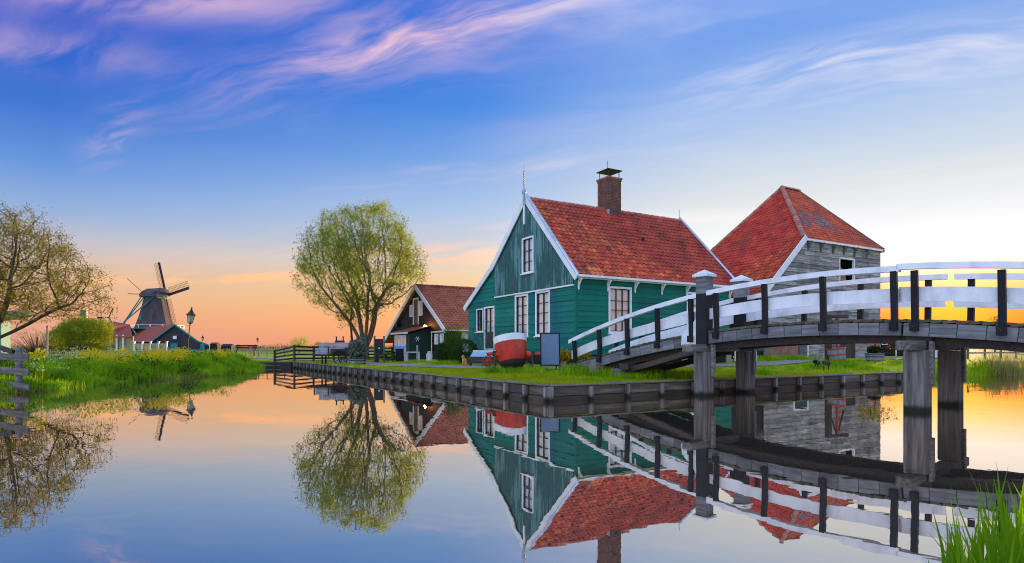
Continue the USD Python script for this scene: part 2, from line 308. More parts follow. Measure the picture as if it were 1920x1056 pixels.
def gz(xy):
    """height of the land"""
    xy = np.atleast_2d(np.asarray(xy, float)); pt = shapely.points(xy); d = shapely.distance(canal, pt); dq = shapely.distance(quay_line, pt)
    wob = (meshkit.fbm(np.c_[xy / 5.0, np.zeros(len(xy))], 2, 3) - .5) * .06
    isl = .30 + .12 * sm(d / 8) + .09 * sm((d - 9) / 16)
    bank = -.06 + .50 * sm(d / 1.7) + .05 * sm((d - 2) / 8)
    k = sm((dq - d) / 1.2)                                              # 0 along the quay, 1 along the natural banks
    near = (xy[:, 1] < 6 + .5 * xy[:, 0]) & (xy[:, 1] < 12)
    z = isl * (1 - k) + bank * k + wob * sm(d / 2) * sm((60 - d) / 30)
    return np.where(near, np.minimum(z, .28), z)
def gzp(x, y): return float(gz([[x, y]])[0])
def ground_mesh():
    ring = np.array(shapely.segmentize(canal, .5).exterior.coords)[:-1]; ring = ring[(abs(ring[:, 0]) < 69.5) & (ring[:, 1] > -39.5) & (ring[:, 0] < 79)]
    P = [ring]
    a = np.arange(-24, 32, .45); b = np.arange(-4, 44, .45); P.append(np.array(np.meshgrid(a, b)).reshape(2, -1).T + rng.uniform(-.1, .1, (len(a) * len(b), 2)))
    for s, n in ((75, 30), (160, 24), (420, 20), (1200, 16), (4200, 14)):
        q = np.array(np.meshgrid(np.linspace(-s, s, n), np.linspace(-s, s, n))).reshape(2, -1).T; P.append(q[(abs(q) > s * .38).any(1)])
    P.append(np.array([(-70, 14), (-70, -40), (-6, -40), (80, 58), (80, 46)]))
    P = np.vstack(P); t = Delaunay(P); c = P[t.simplices].mean(1)
    keep = ~shapely.contains_xy(canal, c[:, 0], c[:, 1]); f = t.simplices[keep]
    v = np.c_[P, gz(P)]; n = np.cross(v[f[:, 1]] - v[f[:, 0]], v[f[:, 2]] - v[f[:, 0]])[:, 2]; f = np.where(n[:, None] < 0, f[:, ::-1], f)
    return trimesh.Trimesh(v, f, process=True)
def ground_mat():
    g = G(); p = g.n('geometry').position
    a = g.noise(p, .35, 5, .6).fac; b = g.noise(p, 9, 5, .7).fac
    c = g.ramp(a, [(.3, (.24, .36, .012)), (.5, (.36, .46, .014)), (.7, (.46, .48, .022))])
    c = g.mix(g.mul(g.rng(b, .35, .75), .55), c, (.10, .17, .010))
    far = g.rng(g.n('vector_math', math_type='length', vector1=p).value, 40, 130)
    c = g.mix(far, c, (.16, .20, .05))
    n = g.n('bump', height=b, strength=.9, distance=.05).normal
    return g.make('meadow_grass', g.n('principled_bsdf', base_color=c, roughness=.9, specular_ior_level=.15, normal=n).BSDF)
def water_mat():
    g = G(); p = g.n('geometry').position
    a = g.noise(g.map(p, (1, 1, 1)), 1.1, 3, .5, .4).fac; b = g.noise(g.map(p, (1, 1, 1)), 5.5, 2, .5).fac
    hgt = g.add(g.mul(a, 1.0), g.mul(b, .10))
    n = g.n('bump', height=hgt, strength=.10, distance=.017).normal
    f = g.n('fresnel', IOR=1.9, normal=n).fac
    f = g.m('minimum', g.add(g.mul(f, .30), .68), 1.0)
    k = g.n('diffuse_bsdf', color=(.032, .027, .021)); s = g.n('glossy_bsdf', color=(1.0, .885, .78), roughness=.004, normal=n)
    return g.make('canal_water', g.n('mix_closure', fac=f, closure1=k.BSDF, closure2=s.BSDF).closure)
one('ground', ground_mesh(), ground_mat(), kind='structure', smooth=True)
one('water', trimesh.Trimesh([(-75, -45, 0), (90, -45, 0), (90, 62, 0), (-75, 62, 0)], [[0, 1, 2], [0, 2, 3]]), water_mat(), kind='structure')
def strip(center, width, lift, mat, name):
    ln = LineString(center); n = int(ln.length / .35); s = np.linspace(0, ln.length, n)
    c = np.array([ln.interpolate(x).coords[0] for x in s]); c = np.array([c[max(0, i - 4):i + 5].mean(0) for i in range(n)])
    t = np.gradient(c, axis=0); t /= np.linalg.norm(t, axis=1, keepdims=True); nn = np.c_[-t[:, 1], t[:, 0]]
    wd = width * (1 + .18 * (meshkit.noise(np.c_[s * .9, s * 0, s * 0], 5) - .5))
    cols = [c + nn * (wd * k / 2)[:, None] for k in np.linspace(-1, 1, 5)]
    v = np.vstack([np.c_[q, gz(q) + lift] for q in cols]); i, j = np.meshgrid(np.arange(4), np.arange(n - 1), indexing='ij')
    q = np.stack([i * n + j, (i + 1) * n + j, (i + 1) * n + j + 1, i * n + j + 1], -1).reshape(-1, 4)
    one(name, trimesh.Trimesh(v, np.vstack([q[:, [0, 2, 1]], q[:, [0, 3, 2]]]), process=False), mat, kind='structure', smooth=True)
    return ln.buffer(width / 2 + .05)
m_path = surf('path_gravel', [(.20, .185, .175), (.29, .27, .255), (.35, .325, .305)], 1.2, rough=.9, bump=.5, bscale=60, vary=0, world=True, dirt=(.22, .21, .17), dirt_scale=.7, dirt_amt=.5)
hw = lambda x, y: tuple(GH.w(x, y)[:2])
path_area = strip([(-9.5, 34), (-8.2, 30.5), (-5.0, 26.3), (-1.6, 22.3), (.3, 20.7), (2.3, 20.1), hw(2.2, -1.7), hw(5.5, -1.9), hw(9, -2.0), (14.3, 29.0), (19, 32), (26, 36)], 1.5, .03, m_path, 'path')
path_area = path_area.union(strip([(-9.0, 33), (-10.5, 36.5), (-14, 38), (-24, 41), (-60, 52)], 1.8, .025, m_path, 'path'))
# the timber-faced quay: each post, each plank and each length of capping
q = T('quay_wall', 'weathered timber quay wall of posts and planks edging the lawn', 'quay wall', (*QC, 0))
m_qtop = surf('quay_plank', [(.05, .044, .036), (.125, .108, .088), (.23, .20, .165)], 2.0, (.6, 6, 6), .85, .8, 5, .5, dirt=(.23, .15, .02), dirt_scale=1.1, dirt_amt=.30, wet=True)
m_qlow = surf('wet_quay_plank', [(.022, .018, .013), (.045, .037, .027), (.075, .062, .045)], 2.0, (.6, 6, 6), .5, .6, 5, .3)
def quay_run(a, b, step, first=0.0):
    a, b = np.array(a), np.array(b); L = np.linalg.norm(b - a); t = (b - a) / L; n = np.array([t[1], -t[0]])
    if canal.contains(Point(*(a + t * 2 - n * .5))): n = -n
    if not canal.contains(Point(*(a + t * 2 + n * .5))): n = -n
    k = int(round(L / step)); V = lambda s, o, z: q.local((*(a + t * s + n * o), z))
    for i in range(k + 1):
        s = i * L / k; tilt = rng.uniform(-.012, .012)
        q.beam('post', V(s + rng.uniform(-.012, .012), .075 + tilt, -.5), V(s + rng.uniform(-.02, .02), .07, .305 + rng.uniform(-.02, .012)), .085, .105, m_grey, up=(*n, 0))
        if i < k:
            e = (i + 1) * L / k; j = rng.uniform(-.006, .006, 3)
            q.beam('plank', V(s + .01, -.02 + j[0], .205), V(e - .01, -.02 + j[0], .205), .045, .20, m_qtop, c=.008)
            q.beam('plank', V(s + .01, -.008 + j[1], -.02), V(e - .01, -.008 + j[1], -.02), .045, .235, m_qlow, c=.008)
            q.beam('capping', V(s + .004, .03 + j[2], .334), V(e - .004, .03 + j[0], .334 + j[1]), .15, .03, m_grey, c=.006)
quay_run(QC, QL, .82); quay_run(QC, QR, 1.03)
far_end = T('bulkhead', 'dark timber bulkhead closing the far narrow end of the canal', 'bulkhead', (-13.4, 33.6, 0))
for i, z in enumerate((.03, .21)): far_end.beam('plank', (-1.0, -.04, z), (.95, -.05, z), .05, .165, m_darkwood)
far_end.beam('capping', (-1.0, -.03, .325), (.95, -.04, .325), .16, .05, m_grey)
for x in (-.9, 0, .85): far_end.beam('post', (x, -.1, -.4), (x, -.1, .32), .09, .09, m_darkwood)
# ---------------------------------------------------------------- blades of grass
def blades(xy, z, h, width=.012, lean=.35, n=1, spread=.05, seed=1, curl=.5):
    """n bent blades round each point, three triangles each"""
    r = np.random.default_rng(seed); k = len(xy) * n
    p = np.repeat(np.c_[xy, z], n, 0); p[:, :2] += r.normal(0, spread, (k, 2))
    hh = np.repeat(np.broadcast_to(h, len(xy)), n) * r.uniform(.55, 1.1, k); th = r.uniform(0, 2 * np.pi, k); l = hh * np.abs(r.normal(0, lean, k))
    ph = r.uniform(0, np.pi, k); sd = np.c_[np.cos(ph), np.sin(ph), 0 * ph] * (width * r.uniform(.6, 1.3, k))[:, None] / 2
    dr = np.c_[np.cos(th), np.sin(th), 0 * th] * l[:, None]; up = np.array([0, 0, 1.0])
    mid = p + dr * .4 + up * (hh * .58)[:, None]; tip = p + dr + up * (hh * (1 - curl * np.minimum(l / hh, 1) ** 2))[:, None]
    v = np.stack([p - sd, p + sd, mid - sd * .85, mid + sd * .85, tip], 1).reshape(-1, 3); o = (np.arange(k) * 5)[:, None]
    f = np.stack([o + [0, 1, 3], o + [0, 3, 2], o + [2, 3, 4]], 1).reshape(-1, 3)
    return trimesh.Trimesh(v, f, process=False)
def scatter(poly, n, seed):
    r = np.random.default_rng(seed); x0, y0, x1, y1 = poly.bounds; out = []
    while sum(map(len, out)) < n:
        c = np.c_[r.uniform(x0, x1, n), r.uniform(y0, y1, n)]; out.append(c[shapely.contains_xy(poly, c[:, 0], c[:, 1])])
    return np.vstack(out)[:n]
green_foot = Polygon([hw(0, 0), hw(8.45, 0), hw(8.45, 9.1), hw(0, 9.1)])
lawn = Polygon([tuple(QL), tuple(QC), tuple(QR), (19, 24), (20, 33), (10.5, 27.5), hw(8, -.2), hw(0, -.2), hw(0, 9), (-4, 31.5), (-9, 36)]).buffer(-.05).difference(path_area).difference(green_foot)
near_lawn = lawn.intersection(Point(1.5, 12).buffer(10))
p = np.vstack([scatter(near_lawn, 13000, 2), scatter(lawn, 11000, 3)])
clump = meshkit.fbm(np.c_[p / 1.3, np.zeros(len(p))], 3, 9)
lawn_bl = [blades(p, gz(p) - .01, .05 + .09 * np.clip(clump - .25, 0, 1), .011, .5, 5, .05, 4)]
e = np.array([quay_line.interpolate(s).coords[0] for s in np.arange(0, quay_line.length, .035)])
nrm = np.where((np.arange(len(e)) * .035 < np.linalg.norm(QC - QL))[:, None], unit([QC[1] - QL[1], -(QC[0] - QL[0])]) * -1, np.array([-XD[1], XD[0]]))
nrm = np.array([v if not canal.contains(Point(*(a + v * .3))) else -v for a, v in zip(e, nrm)])
ee = e + nrm * rng.uniform(-.01, .3, (len(e), 1)); cl = meshkit.fbm(np.c_[ee / .8, np.zeros(len(ee))], 3, 21)
lawn_bl.append(blades(ee, gz(ee), .06 + .22 * np.clip(cl - .42, 0, 1), .010, .6, 4, .05, 6))
one('lawn_grass', cat(lawn_bl), m_blade, 'short bright green grass growing on the lawn between quay and houses', 'grass', kind='stuff')
tall = []
for x_, y_ in scatter(lawn, 150, 61):
    c = rng.normal(0, .10, (14, 2)) + (x_, y_); c = c[~shapely.contains_xy(canal, c[:, 0], c[:, 1])]
    tall.append(blades(c, gz(c) - .01, rng.uniform(.08, .20), .012, .55, 4, .04, int(x_ * 100) % 9999))
for (x, y, r, n, h) in [(*spot(1085, 16.6)[:2], .55, 260, .36), (*spot(1140, 16.0)[:2], .5, 150, .30), (*spot(1230, 15.6)[:2], .8, 260, .26), (*spot(1285, 15.4)[:2], .4, 120, .26), (*spot(932, 18.3)[:2], .5, 170, .25), (*spot(975, 18.4)[:2], .6, 190, .24), (*spot(1010, 18.0)[:2], .35, 100, .26), (*spot(1572, 22.2)[:2], .6, 200, .35), (*spot(1530, 21.8)[:2], .7, 120, .22),
                        (*spot(1425, 17.2)[:2], .35, 90, .28), (*spot(845, 26.5)[:2], .8, 160, .25), (*spot(640, 26.8)[:2], .8, 160, .16), (*spot(1190, 15.0)[:2], .5, 120, .2), (*spot(1120, 14.2)[:2], .7, 130, .14), (*spot(1640, 21.2)[:2], .9, 120, .18), (*spot(1490, 30)[:2], 1.2, 200, .35), (*spot(1440, 29)[:2], .8, 140, .35)]:
    c = rng.normal(0, r * .5, (n, 2)) + (x, y); c = c[~shapely.contains_xy(canal, c[:, 0], c[:, 1])]
    tall.append(blades(c, gz(c) - .01, h, .014, .45, 5, .06, int(x * 100) % 9999))
one('tall_grass', cat(tall), m_bank, 'tufts of longer dark green grass on the lawn around the footbridge and cauldron', 'grass', kind='stuff')
# left bank: tall grass, cow parsley and yellow flowers
lb = Polygon([(-13.4, 14.25), (-12.2, 14.7), (-12.4, 17), (-12.7, 19.4), (-12.0, 21.2), (-12.05, 24.4), (-12.7, 29.6), (-14.2, 33.4), (-17.5, 36), (-17, 30), (-16.5, 24), (-17, 17), (-17.5, 14.4)])
p = np.vstack([scatter(lb, 3600, 31), scatter(lb.intersection(LineString([(-12.2, 14.7), (-12.4, 17), (-12.7, 19.4), (-12.0, 21.2), (-12.05, 24.4), (-12.7, 29.6), (-14.2, 33.4)]).buffer(1.3)), 2600, 32)])
cl = meshkit.fbm(np.c_[p / .8, np.zeros(len(p))], 3, 41)
one('bank_grass', blades(p, gz(p) - .03, .16 + .95 * np.clip(cl - .24, 0, 1), .019, .6, 11, .10, 33), m_bank, 'lush tall green grass growing thick along the left canal bank', 'grass', kind='stuff')
pd = scatter(lb.buffer(.2).intersection(Polygon([(-13.2, 13.9), (-11.8, 13.9), (-11.8, 15.3), (-13.2, 15.3)])).union(Polygon([(-12.6, 20.3), (-11.9, 20.3), (-11.9, 24), (-12.6, 24)])), 260, 34)
one('dry_grass', blades(pd, gz(pd) - .02, .28, .012, .9, 7, .08, 35, .9), m_dry, 'withered straw-coloured grass hanging over the edge of the left bank', 'grass', kind='stuff')
def florets(c, r, n, size, seed):
    """small petals in loose balls or plates round the points c"""
    g = np.random.default_rng(seed); k = len(c) * n; o = np.repeat(c, n, 0) + g.normal(0, 1, (k, 3)) * np.asarray(r)
    a, b = g.normal(0, 1, (2, k, 3)); a /= np.linalg.norm(a, axis=1, keepdims=True); b = np.cross(a, b); b /= np.linalg.norm(b, axis=1, keepdims=True)
    s = (size * g.uniform(.6, 1.3, k))[:, None]; v = np.stack([o - a * s, o + b * s, o + a * s, o - b * s], 1).reshape(-1, 3); i = (np.arange(k) * 4)[:, None]
    return trimesh.Trimesh(v, np.vstack([i + [0, 1, 2], i + [0, 2, 3]]), process=False)
def heads(ranges, seed):
    g = np.random.default_rng(seed); out = []
    for a, b, y0, y1, d0, d1, n in ranges:
        for _ in range(n):
            x, y, d = g.uniform(a, b), g.uniform(y0, y1), g.uniform(d0, d1)
            while canal.buffer(.25).contains(Point(*spot(x, d)[:2])): d += .7
            out.append(at(x, y, d))
    return np.array(out)
yel = heads([(275, 360, 656, 668, 21, 24, 60), (185, 300, 660, 676, 18, 22, 48), (120, 215, 658, 672, 17, 21, 40), (55, 80, 660, 672, 16, 17, 10), (225, 245, 652, 662, 20, 22, 10), (400, 440, 657, 668, 25, 28, 18), (300, 345, 664, 676, 20, 22, 16)], 5)
whi = heads([(70, 150, 652, 675, 15.5, 19, 26), (60, 120, 664, 695, 15, 16.5, 18), (120, 260, 656, 672, 18, 22, 20)], 6)
def stalks(h, seed): return blades(h[:, :2], gz(h[:, :2]), h[:, 2] - gz(h[:, :2]), .010, .02, 1, .0, seed)
fl = T('yellow_flowers', 'yellow flowering plants scattered along the top of the left bank', 'flowers', kind='stuff')
fl.add('blossom', florets(yel, (.09, .09, .06), 14, .026, 7), m_yellow); fl.add('stalk', stalks(yel, 8), m_bank)
fl = T('white_flowers', 'white cow parsley umbels above the grass near the left fence', 'flowers', kind='stuff')
fl.add('blossom', florets(whi, (.07, .07, .015), 12, .014, 9), m_umbel); fl.add('stalk', stalks(whi, 10), m_bank)
# near bank, bottom right: reed grass in the shallow water
c = np.c_[rng.uniform(1.66, 2.5, 210), rng.uniform(2.0, 2.9, 210)]; px = c[:, 0] / c[:, 1]; c = c[(px > .70 + .012 * rng.random(len(px))) & (c[:, 1] < 2.9)]
hh = .14 + .42 * sm((c[:, 0] / c[:, 1] - .70) / .13)
one('reed_grass', blades(c, 0 * c[:, 0] - .03, hh, .019, .22, 3, .03, 12, .3), m_reed, 'bright green reed grass rising from the water in the near right corner', 'grass', kind='stuff')
# reeds on the far right bank
c = np.vstack([spot(x, d)[:2] + rng.normal(0, .25, 2) for x, d in zip(rng.uniform(1838, 1925, 330), rng.uniform(23.3, 25.2, 330))]); c = c[~shapely.contains_xy(canal, c[:, 0], c[:, 1])]
one('reed_clump', blades(c, gz(c) - .02, .62, .02, .4, 6, .1, 13), m_bank, 'clump of green reeds on the far bank at the right edge', 'reeds', kind='stuff')
c = np.vstack([spot(x, d)[:2] for x, d in zip(rng.uniform(1850, 1925, 90), rng.uniform(23.6, 25, 90))])
one('dry_reeds', blades(c, gz(c) - .02, 1.15, .014, .22, 5, .1, 14), m_dry, 'pale dry reed stems standing behind the green reeds at right', 'reeds', kind='stuff')
c = np.vstack([spot(x, d)[:2] + rng.normal(0, .15, 2) for x, d in zip(rng.uniform(1748, 1840, 220), rng.uniform(21.8, 23.6, 220))]); c = c[~shapely.contains_xy(canal, c[:, 0], c[:, 1])]
one('bank_fringe_grass', blades(c, gz(c) - .02, .36, .016, .4, 6, .1, 15), m_bank, 'low fringe of grass on the bank seen between the right bridge piles', 'grass', kind='stuff')
# ---------------------------------------------------------------- buildings
GAB = lambda x0=0.0: np.array([[0, 0, -1, x0], [1, 0, 0, 0], [0, 1, 0, 0], [0, 0, 0, 1.0]])      # (along y, up, out) of a gable that faces -x
SID = lambda y0=0.0: np.array([[1, 0, 0, 0], [0, 0, -1, y0], [0, 1, 0, 0], [0, 0, 0, 1.0]])      # (along x, up, out) of a wall that faces -y
def place(m, M):
    m = m.copy(); m.apply_transform(M)
    if np.linalg.det(M[:3, :3]) < 0 and (m.volume < 0): m.invert()
    return m
def pb(M, a0, a1, z0, z1, o0, o1, c=.004): return place(bx(a0, a1, z0, z1, o0, o1, c), M)
def boards(t, M, region, step, mat, lap=.018, th=.02, name='board', split=None, seed=1, parent=None, vertical=False):
    """lapped boards, each a part, cut to the outline of the wall and round its openings"""
    r = np.random.default_rng(seed); x0, y0, x1, y1 = region.bounds; lo, hi = (x0, x1) if vertical else (y0, y1); k = int(math.ceil((hi - lo) / step))
    for i in range(k):
        s = lo + i * step; j = r.uniform(-.006, .006)
        st = sbox(s + .003, y0 - 1, s + step - .003, y1 + 1) if vertical else sbox(x0 - 1, s, x1 + 1, s + step * 1.03)
        cuts = [st]
        if split:
            c = x0 - r.uniform(0, split); cuts = []
            while c < x1: d = c + split * r.uniform(.7, 1.3); cuts.append(st.intersection(sbox(c + .003, y0 - 1, d - .003, y1 + 1))); c = d
        for cu in cuts:
            for p in polys(cu.intersection(region)):
                if p.area < .004: continue
                m = trimesh.creation.extrude_polygon(p, th); w = r.uniform(.6, 1.4)
                m.vertices[:, 2] += (lap * w * (s + step - m.vertices[:, 1]) / step if not vertical else r.uniform(0, .010)) + j
                t.add(name, place(m, M), mat, parent=parent)
def window(t, M, a0, a1, z0, z1, nx, ny, fw=.085, fmat=None, smat=None, curtain=True, sill=True, proud=.055, bars=.026, rail=None, name='window', back=None):
    fmat = fmat or m_white; smat = smat or m_sash
    fr = [pb(M, a0, a0 + fw, z0, z1, -.1, proud), pb(M, a1 - fw, a1, z0, z1, -.1, proud), pb(M, a0 + fw - .002, a1 - fw + .002, z1 - fw, z1 - .002, -.1, proud - .003), pb(M, a0 + fw - .002, a1 - fw + .002, z0 + .002, z0 + fw * .8, -.1, proud - .003)]
    w = t.add(name, cat(fr), fmat)
    if sill: t.add('sill', pb(M, a0 - .04, a1 + .04, z0 - .05, z0 - .002, -.05, proud + .05), fmat, parent=w)
    b0, b1, y0, y1 = a0 + fw, a1 - fw, z0 + fw * .8, z1 - fw; s = bars
    t.add('sash', cat([pb(M, b0, b0 + s, y0, y1, -.06, .012), pb(M, b1 - s, b1, y0, y1, -.06, .012), pb(M, b0 + s, b1 - s, y0, y0 + s, -.06, .010), pb(M, b0 + s, b1 - s, y1 - s, y1, -.06, .010)]), smat, parent=w)
    xs, ys = np.linspace(b0 + s, b1 - s, nx + 1), np.linspace(y0 + s, y1 - s, ny + 1)
    if rail: ys[1:-1] = y0 + (y1 - y0) * np.array(rail)
    for x in xs[1:-1]: t.add('glazing_bar', pb(M, x - s * .4, x + s * .4, y0 + s, y1 - s, -.055, .006), smat, parent=w)
    for i, y in enumerate(ys[1:-1]): t.add('glazing_bar', pb(M, b0 + s, b1 - s, y - s * .4, y + s * .4, -.057, .004), smat, parent=w)
    for i in range(nx):
        for j in range(ny): t.add('pane', pb(M, xs[i] - .004, xs[i + 1] + .004, ys[j] - .004, ys[j + 1] + .004, -.042, -.036, .001), m_glass, parent=w)
    if curtain:
        n = 40; u = np.linspace(b0, b1, n); o = -.075 + .010 * np.sin(u * 60) + .008 * np.sin(u * 23 + a0 * 7)
        v = np.r_[np.c_[u, u * 0 + y0, o], np.c_[u, u * 0 + y1, o]]; i = np.arange(n - 1)
        t.add('curtain', place(trimesh.Trimesh(v, np.vstack([np.c_[i, i + 1, i + n + 1], np.c_[i, i + n + 1, i + n]]), process=False), M), m_curtain, parent=w, smooth=True)
    t.add('room_back', pb(M, a0 + .02, a1 - .02, z0 + .02, z1 - .02, -.30, -.28), back or m_dark, parent=w)
    return w
def pantile(w, l, seed):
    r = np.random.default_rng(seed); u = np.array([0, .2, .42, .62, .82, 1.0]) * w * 1.12; n = np.array([.004, -.012, -.006, .022, .038, .016]) * w / .22
    a, b = np.c_[u, u * 0, n + .040], np.c_[u, u * 0 + l * 1.22, n + .004]; c = np.c_[u, u * 0, n + .012]
    a[:, 1] += r.uniform(-.004, .004, 6); v = np.vstack([a, b, c]); i = np.arange(5)
    f = np.vstack([np.c_[i, i + 1, i + 7], np.c_[i, i + 7, i + 6], np.c_[i + 12, i + 13, i + 1], np.c_[i + 12, i + 1, i]])
    f = np.vstack([f, [[12, 0, 6], [5, 17, 11]]]); return v, f
def tiled(t, o, u, v, poly, pw, pl, mats, singles=300, seed=1, special=None, deck=None, roof_name='roof'):
    """a roof slope of pantiles: the slab under them is the part 'roof', the tiles its sub-parts"""
    r = np.random.default_rng(seed); o, u, v = np.array(o, float), unit(u), unit(v); n = np.cross(u, v); M = mat4(o, u, v, n)
    rf = t.add(roof_name, prism(poly, M @ mat4((0, 0, -.07)), .06), deck or m_darkwood)
    x0, y0, x1, y1 = poly.bounds; var = [pantile(pw, pl, s) for s in range(4)]; got = []
    for j in range(int((y1 - y0) / pl) + 1):
        for i in range(int((x1 - x0) / pw) + 1):
            a, b = x0 + i * pw + r.uniform(-.006, .006), y0 + j * pl + r.uniform(-.007, .007)
            if shapely.contains_xy(poly, a + pw / 2, b + pl * .5):
                R = trimesh.transformations.rotation_matrix(r.normal(0, .02), (0, 0, 1)) @ trimesh.transformations.rotation_matrix(r.normal(0, .018), (0, 1, 0))
                got.append((a, b, M @ mat4((a, b, r.uniform(-.004, .006))) @ R, var[r.integers(4)]))
    c, s = math.cos(t.rot), math.sin(t.rot)
    def far(g):
        p = g[2][:3, 3]; w = np.array([c * p[0] - s * p[1], s * p[0] + c * p[1], p[2]]) + t.o - (0, 0, H); return w @ w
    got.sort(key=far); rest = []
    for k, (a, b, X, (vv, ff)) in enumerate(got):
        sp = special(a, b) if special else None
        if k < singles or sp is not None: t.add('roof_tile', trimesh.Trimesh(vv, ff, process=False), sp or mats[0], X, rf, smooth=50)
        else:
            m = trimesh.Trimesh(vv.copy(), ff.copy(), process=False); m.apply_transform(X); rest.append(m)
    if rest: t.add('roof_tiles', cat(rest), mats[1], None, rf, smooth=50, kind='stuff')
    return rf
def half_round(L, rad=.11, n=7):
    th = np.linspace(0, math.pi, n); a = np.c_[th * 0, np.cos(th) * rad, np.sin(th) * rad]; b = a.copy(); b[:, 0] = L; b[:, 1:] *= .88
    i = np.arange(n - 1); v = np.vstack([a, b, a * [1, .8, .8] + [0, 0, -.01]])
    return trimesh.Trimesh(v, np.vstack([np.c_[i, i + 1, i + n + 1], np.c_[i, i + n + 1, i + n], np.c_[i + 2 * n, i + 2 * n + 1, i + 1], np.c_[i + 2 * n, i + 1, i]]), process=False)
def caps(t, p, q, rad, mat, parent, step=.36, name='ridge_tile'):
    p, q = np.array(p, float), np.array(q, float); L = np.linalg.norm(q - p); k = int(L / step); x = (q - p) / L; y = unit(np.cross((0, 0, 1), x)); z = np.cross(x, y)
    for i in range(k): t.add(name, half_round(L / k * 1.06, rad), mat, mat4(p + x * L * i / k + z * rng.uniform(-.008, .008), x, y, z), parent, smooth=50)
def brickwork(M, w, h, bw=.215, bh=.066, joint=.010, depth=.03, seed=1):
    r = np.random.default_rng(seed); out = []
    for j in range(int(h / bh)):
        x = -(j % 2) * bw / 2
        while x < w - .02:
            a, b = max(x, 0) + joint / 2, min(x + bw, w) - joint / 2
            if b - a > .03:
                m = trimesh.creation.box((b - a, bh - joint, depth)); m.apply_translation(((a + b) / 2, j * bh + bh / 2, r.uniform(-.004, .004))); out.append(m)
            x += bw
    return [place(m, M) for m in out]

# ---- the green house
h = T('green_house', 'teal green wooden house with red tiled roof and brick chimney beside the canal', 'house', GH.o, GH.a)
ZB, EAVE, RY, RZ = .86, 3.80, 3.42, 7.36
gab_all = Polygon([(0, ZB), (0, 3.86), (RY, RZ), (6.39, 4.78), (9.12, 3.2), (9.12, ZB)])
panel = Polygon([(.10, 3.475), (.10, 3.90), (RY, RZ - .06), (6.36, 4.75), (6.14, 3.455)])
GWIN = [(3.34, 4.43, 1.60, 3.40), (1.69, 2.77, 1.60, 3.42)]; GSM = (7.46, 8.19, 1.89, 3.02); GDR = (6.31, 7.36, 1.02, 3.07); ATT = (2.84, 3.77, 4.25, 5.77)
SW = [(1.51, 2.67, 1.68, 3.49), (5.69, 6.9, 1.68, 3.47)]
ins = lambda w, d=.03: sbox(w[0] + d, w[2] + d, w[1] - d, w[3] - d)
g_low = gab_all.difference(panel.buffer(-.05)); s_wall = sbox(0, ZB, 8.45, 3.80)
for w in GWIN + [GSM, GDR]: g_low = g_low.difference(ins(w))
for w in SW: s_wall = s_wall.difference(ins(w))
core = h.add('wall', cat([prism(gab_all.difference(shapely.union_all([ins(w, .0) for w in GWIN + [GSM, GDR, ATT]])), GAB(.10), .09), prism(sbox(0.1, ZB, 8.4, 3.8).difference(shapely.union_all([ins(w, .0) for w in SW])), SID(.10), .09), prism(gab_all, GAB(8.45), .08), prism(sbox(0, ZB, 8.4, 3.1), SID(9.05), .05)]), m_darkwood)
boards(h, GAB(0), g_low, .205, m_teal_y, parent=core, seed=3); boards(h, SID(0), s_wall, .205, m_teal_x, parent=core, seed=4)
h.add('corner_board', cat([bx(-.045, .05, -.045, .055, ZB, 3.78)]), m_teal_x, parent=core)
def panel_mat():
    g = G(); o = g.n('texture_coordinate').object; r = g.n('object_info').random
    w = g.n('combine_xyz', x=0.0, y=g.mul(r, 9.0), z=0.0).vector; v = g.n('vector_math', math_type='add', vector1=o, vector2=w).vector
    st = g.noise(g.map(v, (1, 5.5, .42)), 1.5, 5, .62).fac; big = g.noise(g.map(o, (1, 1.2, .9)), .75, 3, .5).fac
    f = g.rng(g.add(st, g.mul(g.add(big, -.5), .9)), .40, .48)
    dark = g.ramp(g.noise(v, 5, 4).fac, [(.3, (.002, .045, .045)), (.7, (.004, .085, .078))]); pale = g.ramp(g.noise(g.map(v, (1, 8, .7)), 3, 4).fac, [(.3, (.03, .14, .135)), (.7, (.12, .25, .26))])
    n = g.n('bump', height=g.noise(g.map(v, (1, 9, .6)), 6, 4).fac, strength=.3, distance=.01).normal
    return g.make('weathered_teal_panel', g.n('principled_bsdf', base_color=g.mix(f, pale, dark), roughness=.45, normal=n).BSDF)
m_panel = panel_mat()
boards(h, GAB(-.035), panel.difference(ins(ATT)), .27, m_panel, th=.025, name='panel_board', parent=core, seed=6, vertical=True)
h.add('panel_moulding', bar((-.075, .05, 3.455), (-.075, 6.25, 3.44), .05, .06), m_white)
for a, b, c, d in GWIN: window(h, GAB(0), a, b, c, d, 2, 4, rail=(.27, .52, .76))
window(h, GAB(-.04), *ATT, 2, 3, rail=(.31, .64), fw=.075); window(h, GAB(0), *GSM, 2, 3, fw=.06, curtain=False)
d_ = window(h, GAB(0), *GDR, 2, 3, fw=.08, name='door', sill=False, rail=(.40, .68)); h.add('door_panel', pb(GAB(0), GDR[0] + .1, GDR[1] - .1, 1.10, 1.86, -.03, .01), m_sash, parent=d_)
for a, b, c, d in SW: window(h, SID(0), a, b, c, d, 3, 4, rail=(.26, .50, .72))
h.add('plinth', cat([bx(.02, 8.43, .03, 9.0, .28, ZB - .01)]), m_black)
for x in (3.1, 5.45, 8.15): h.add('brick_pier', bx(x, x + .3, -.03, .2, .3, .80), m_mortar)
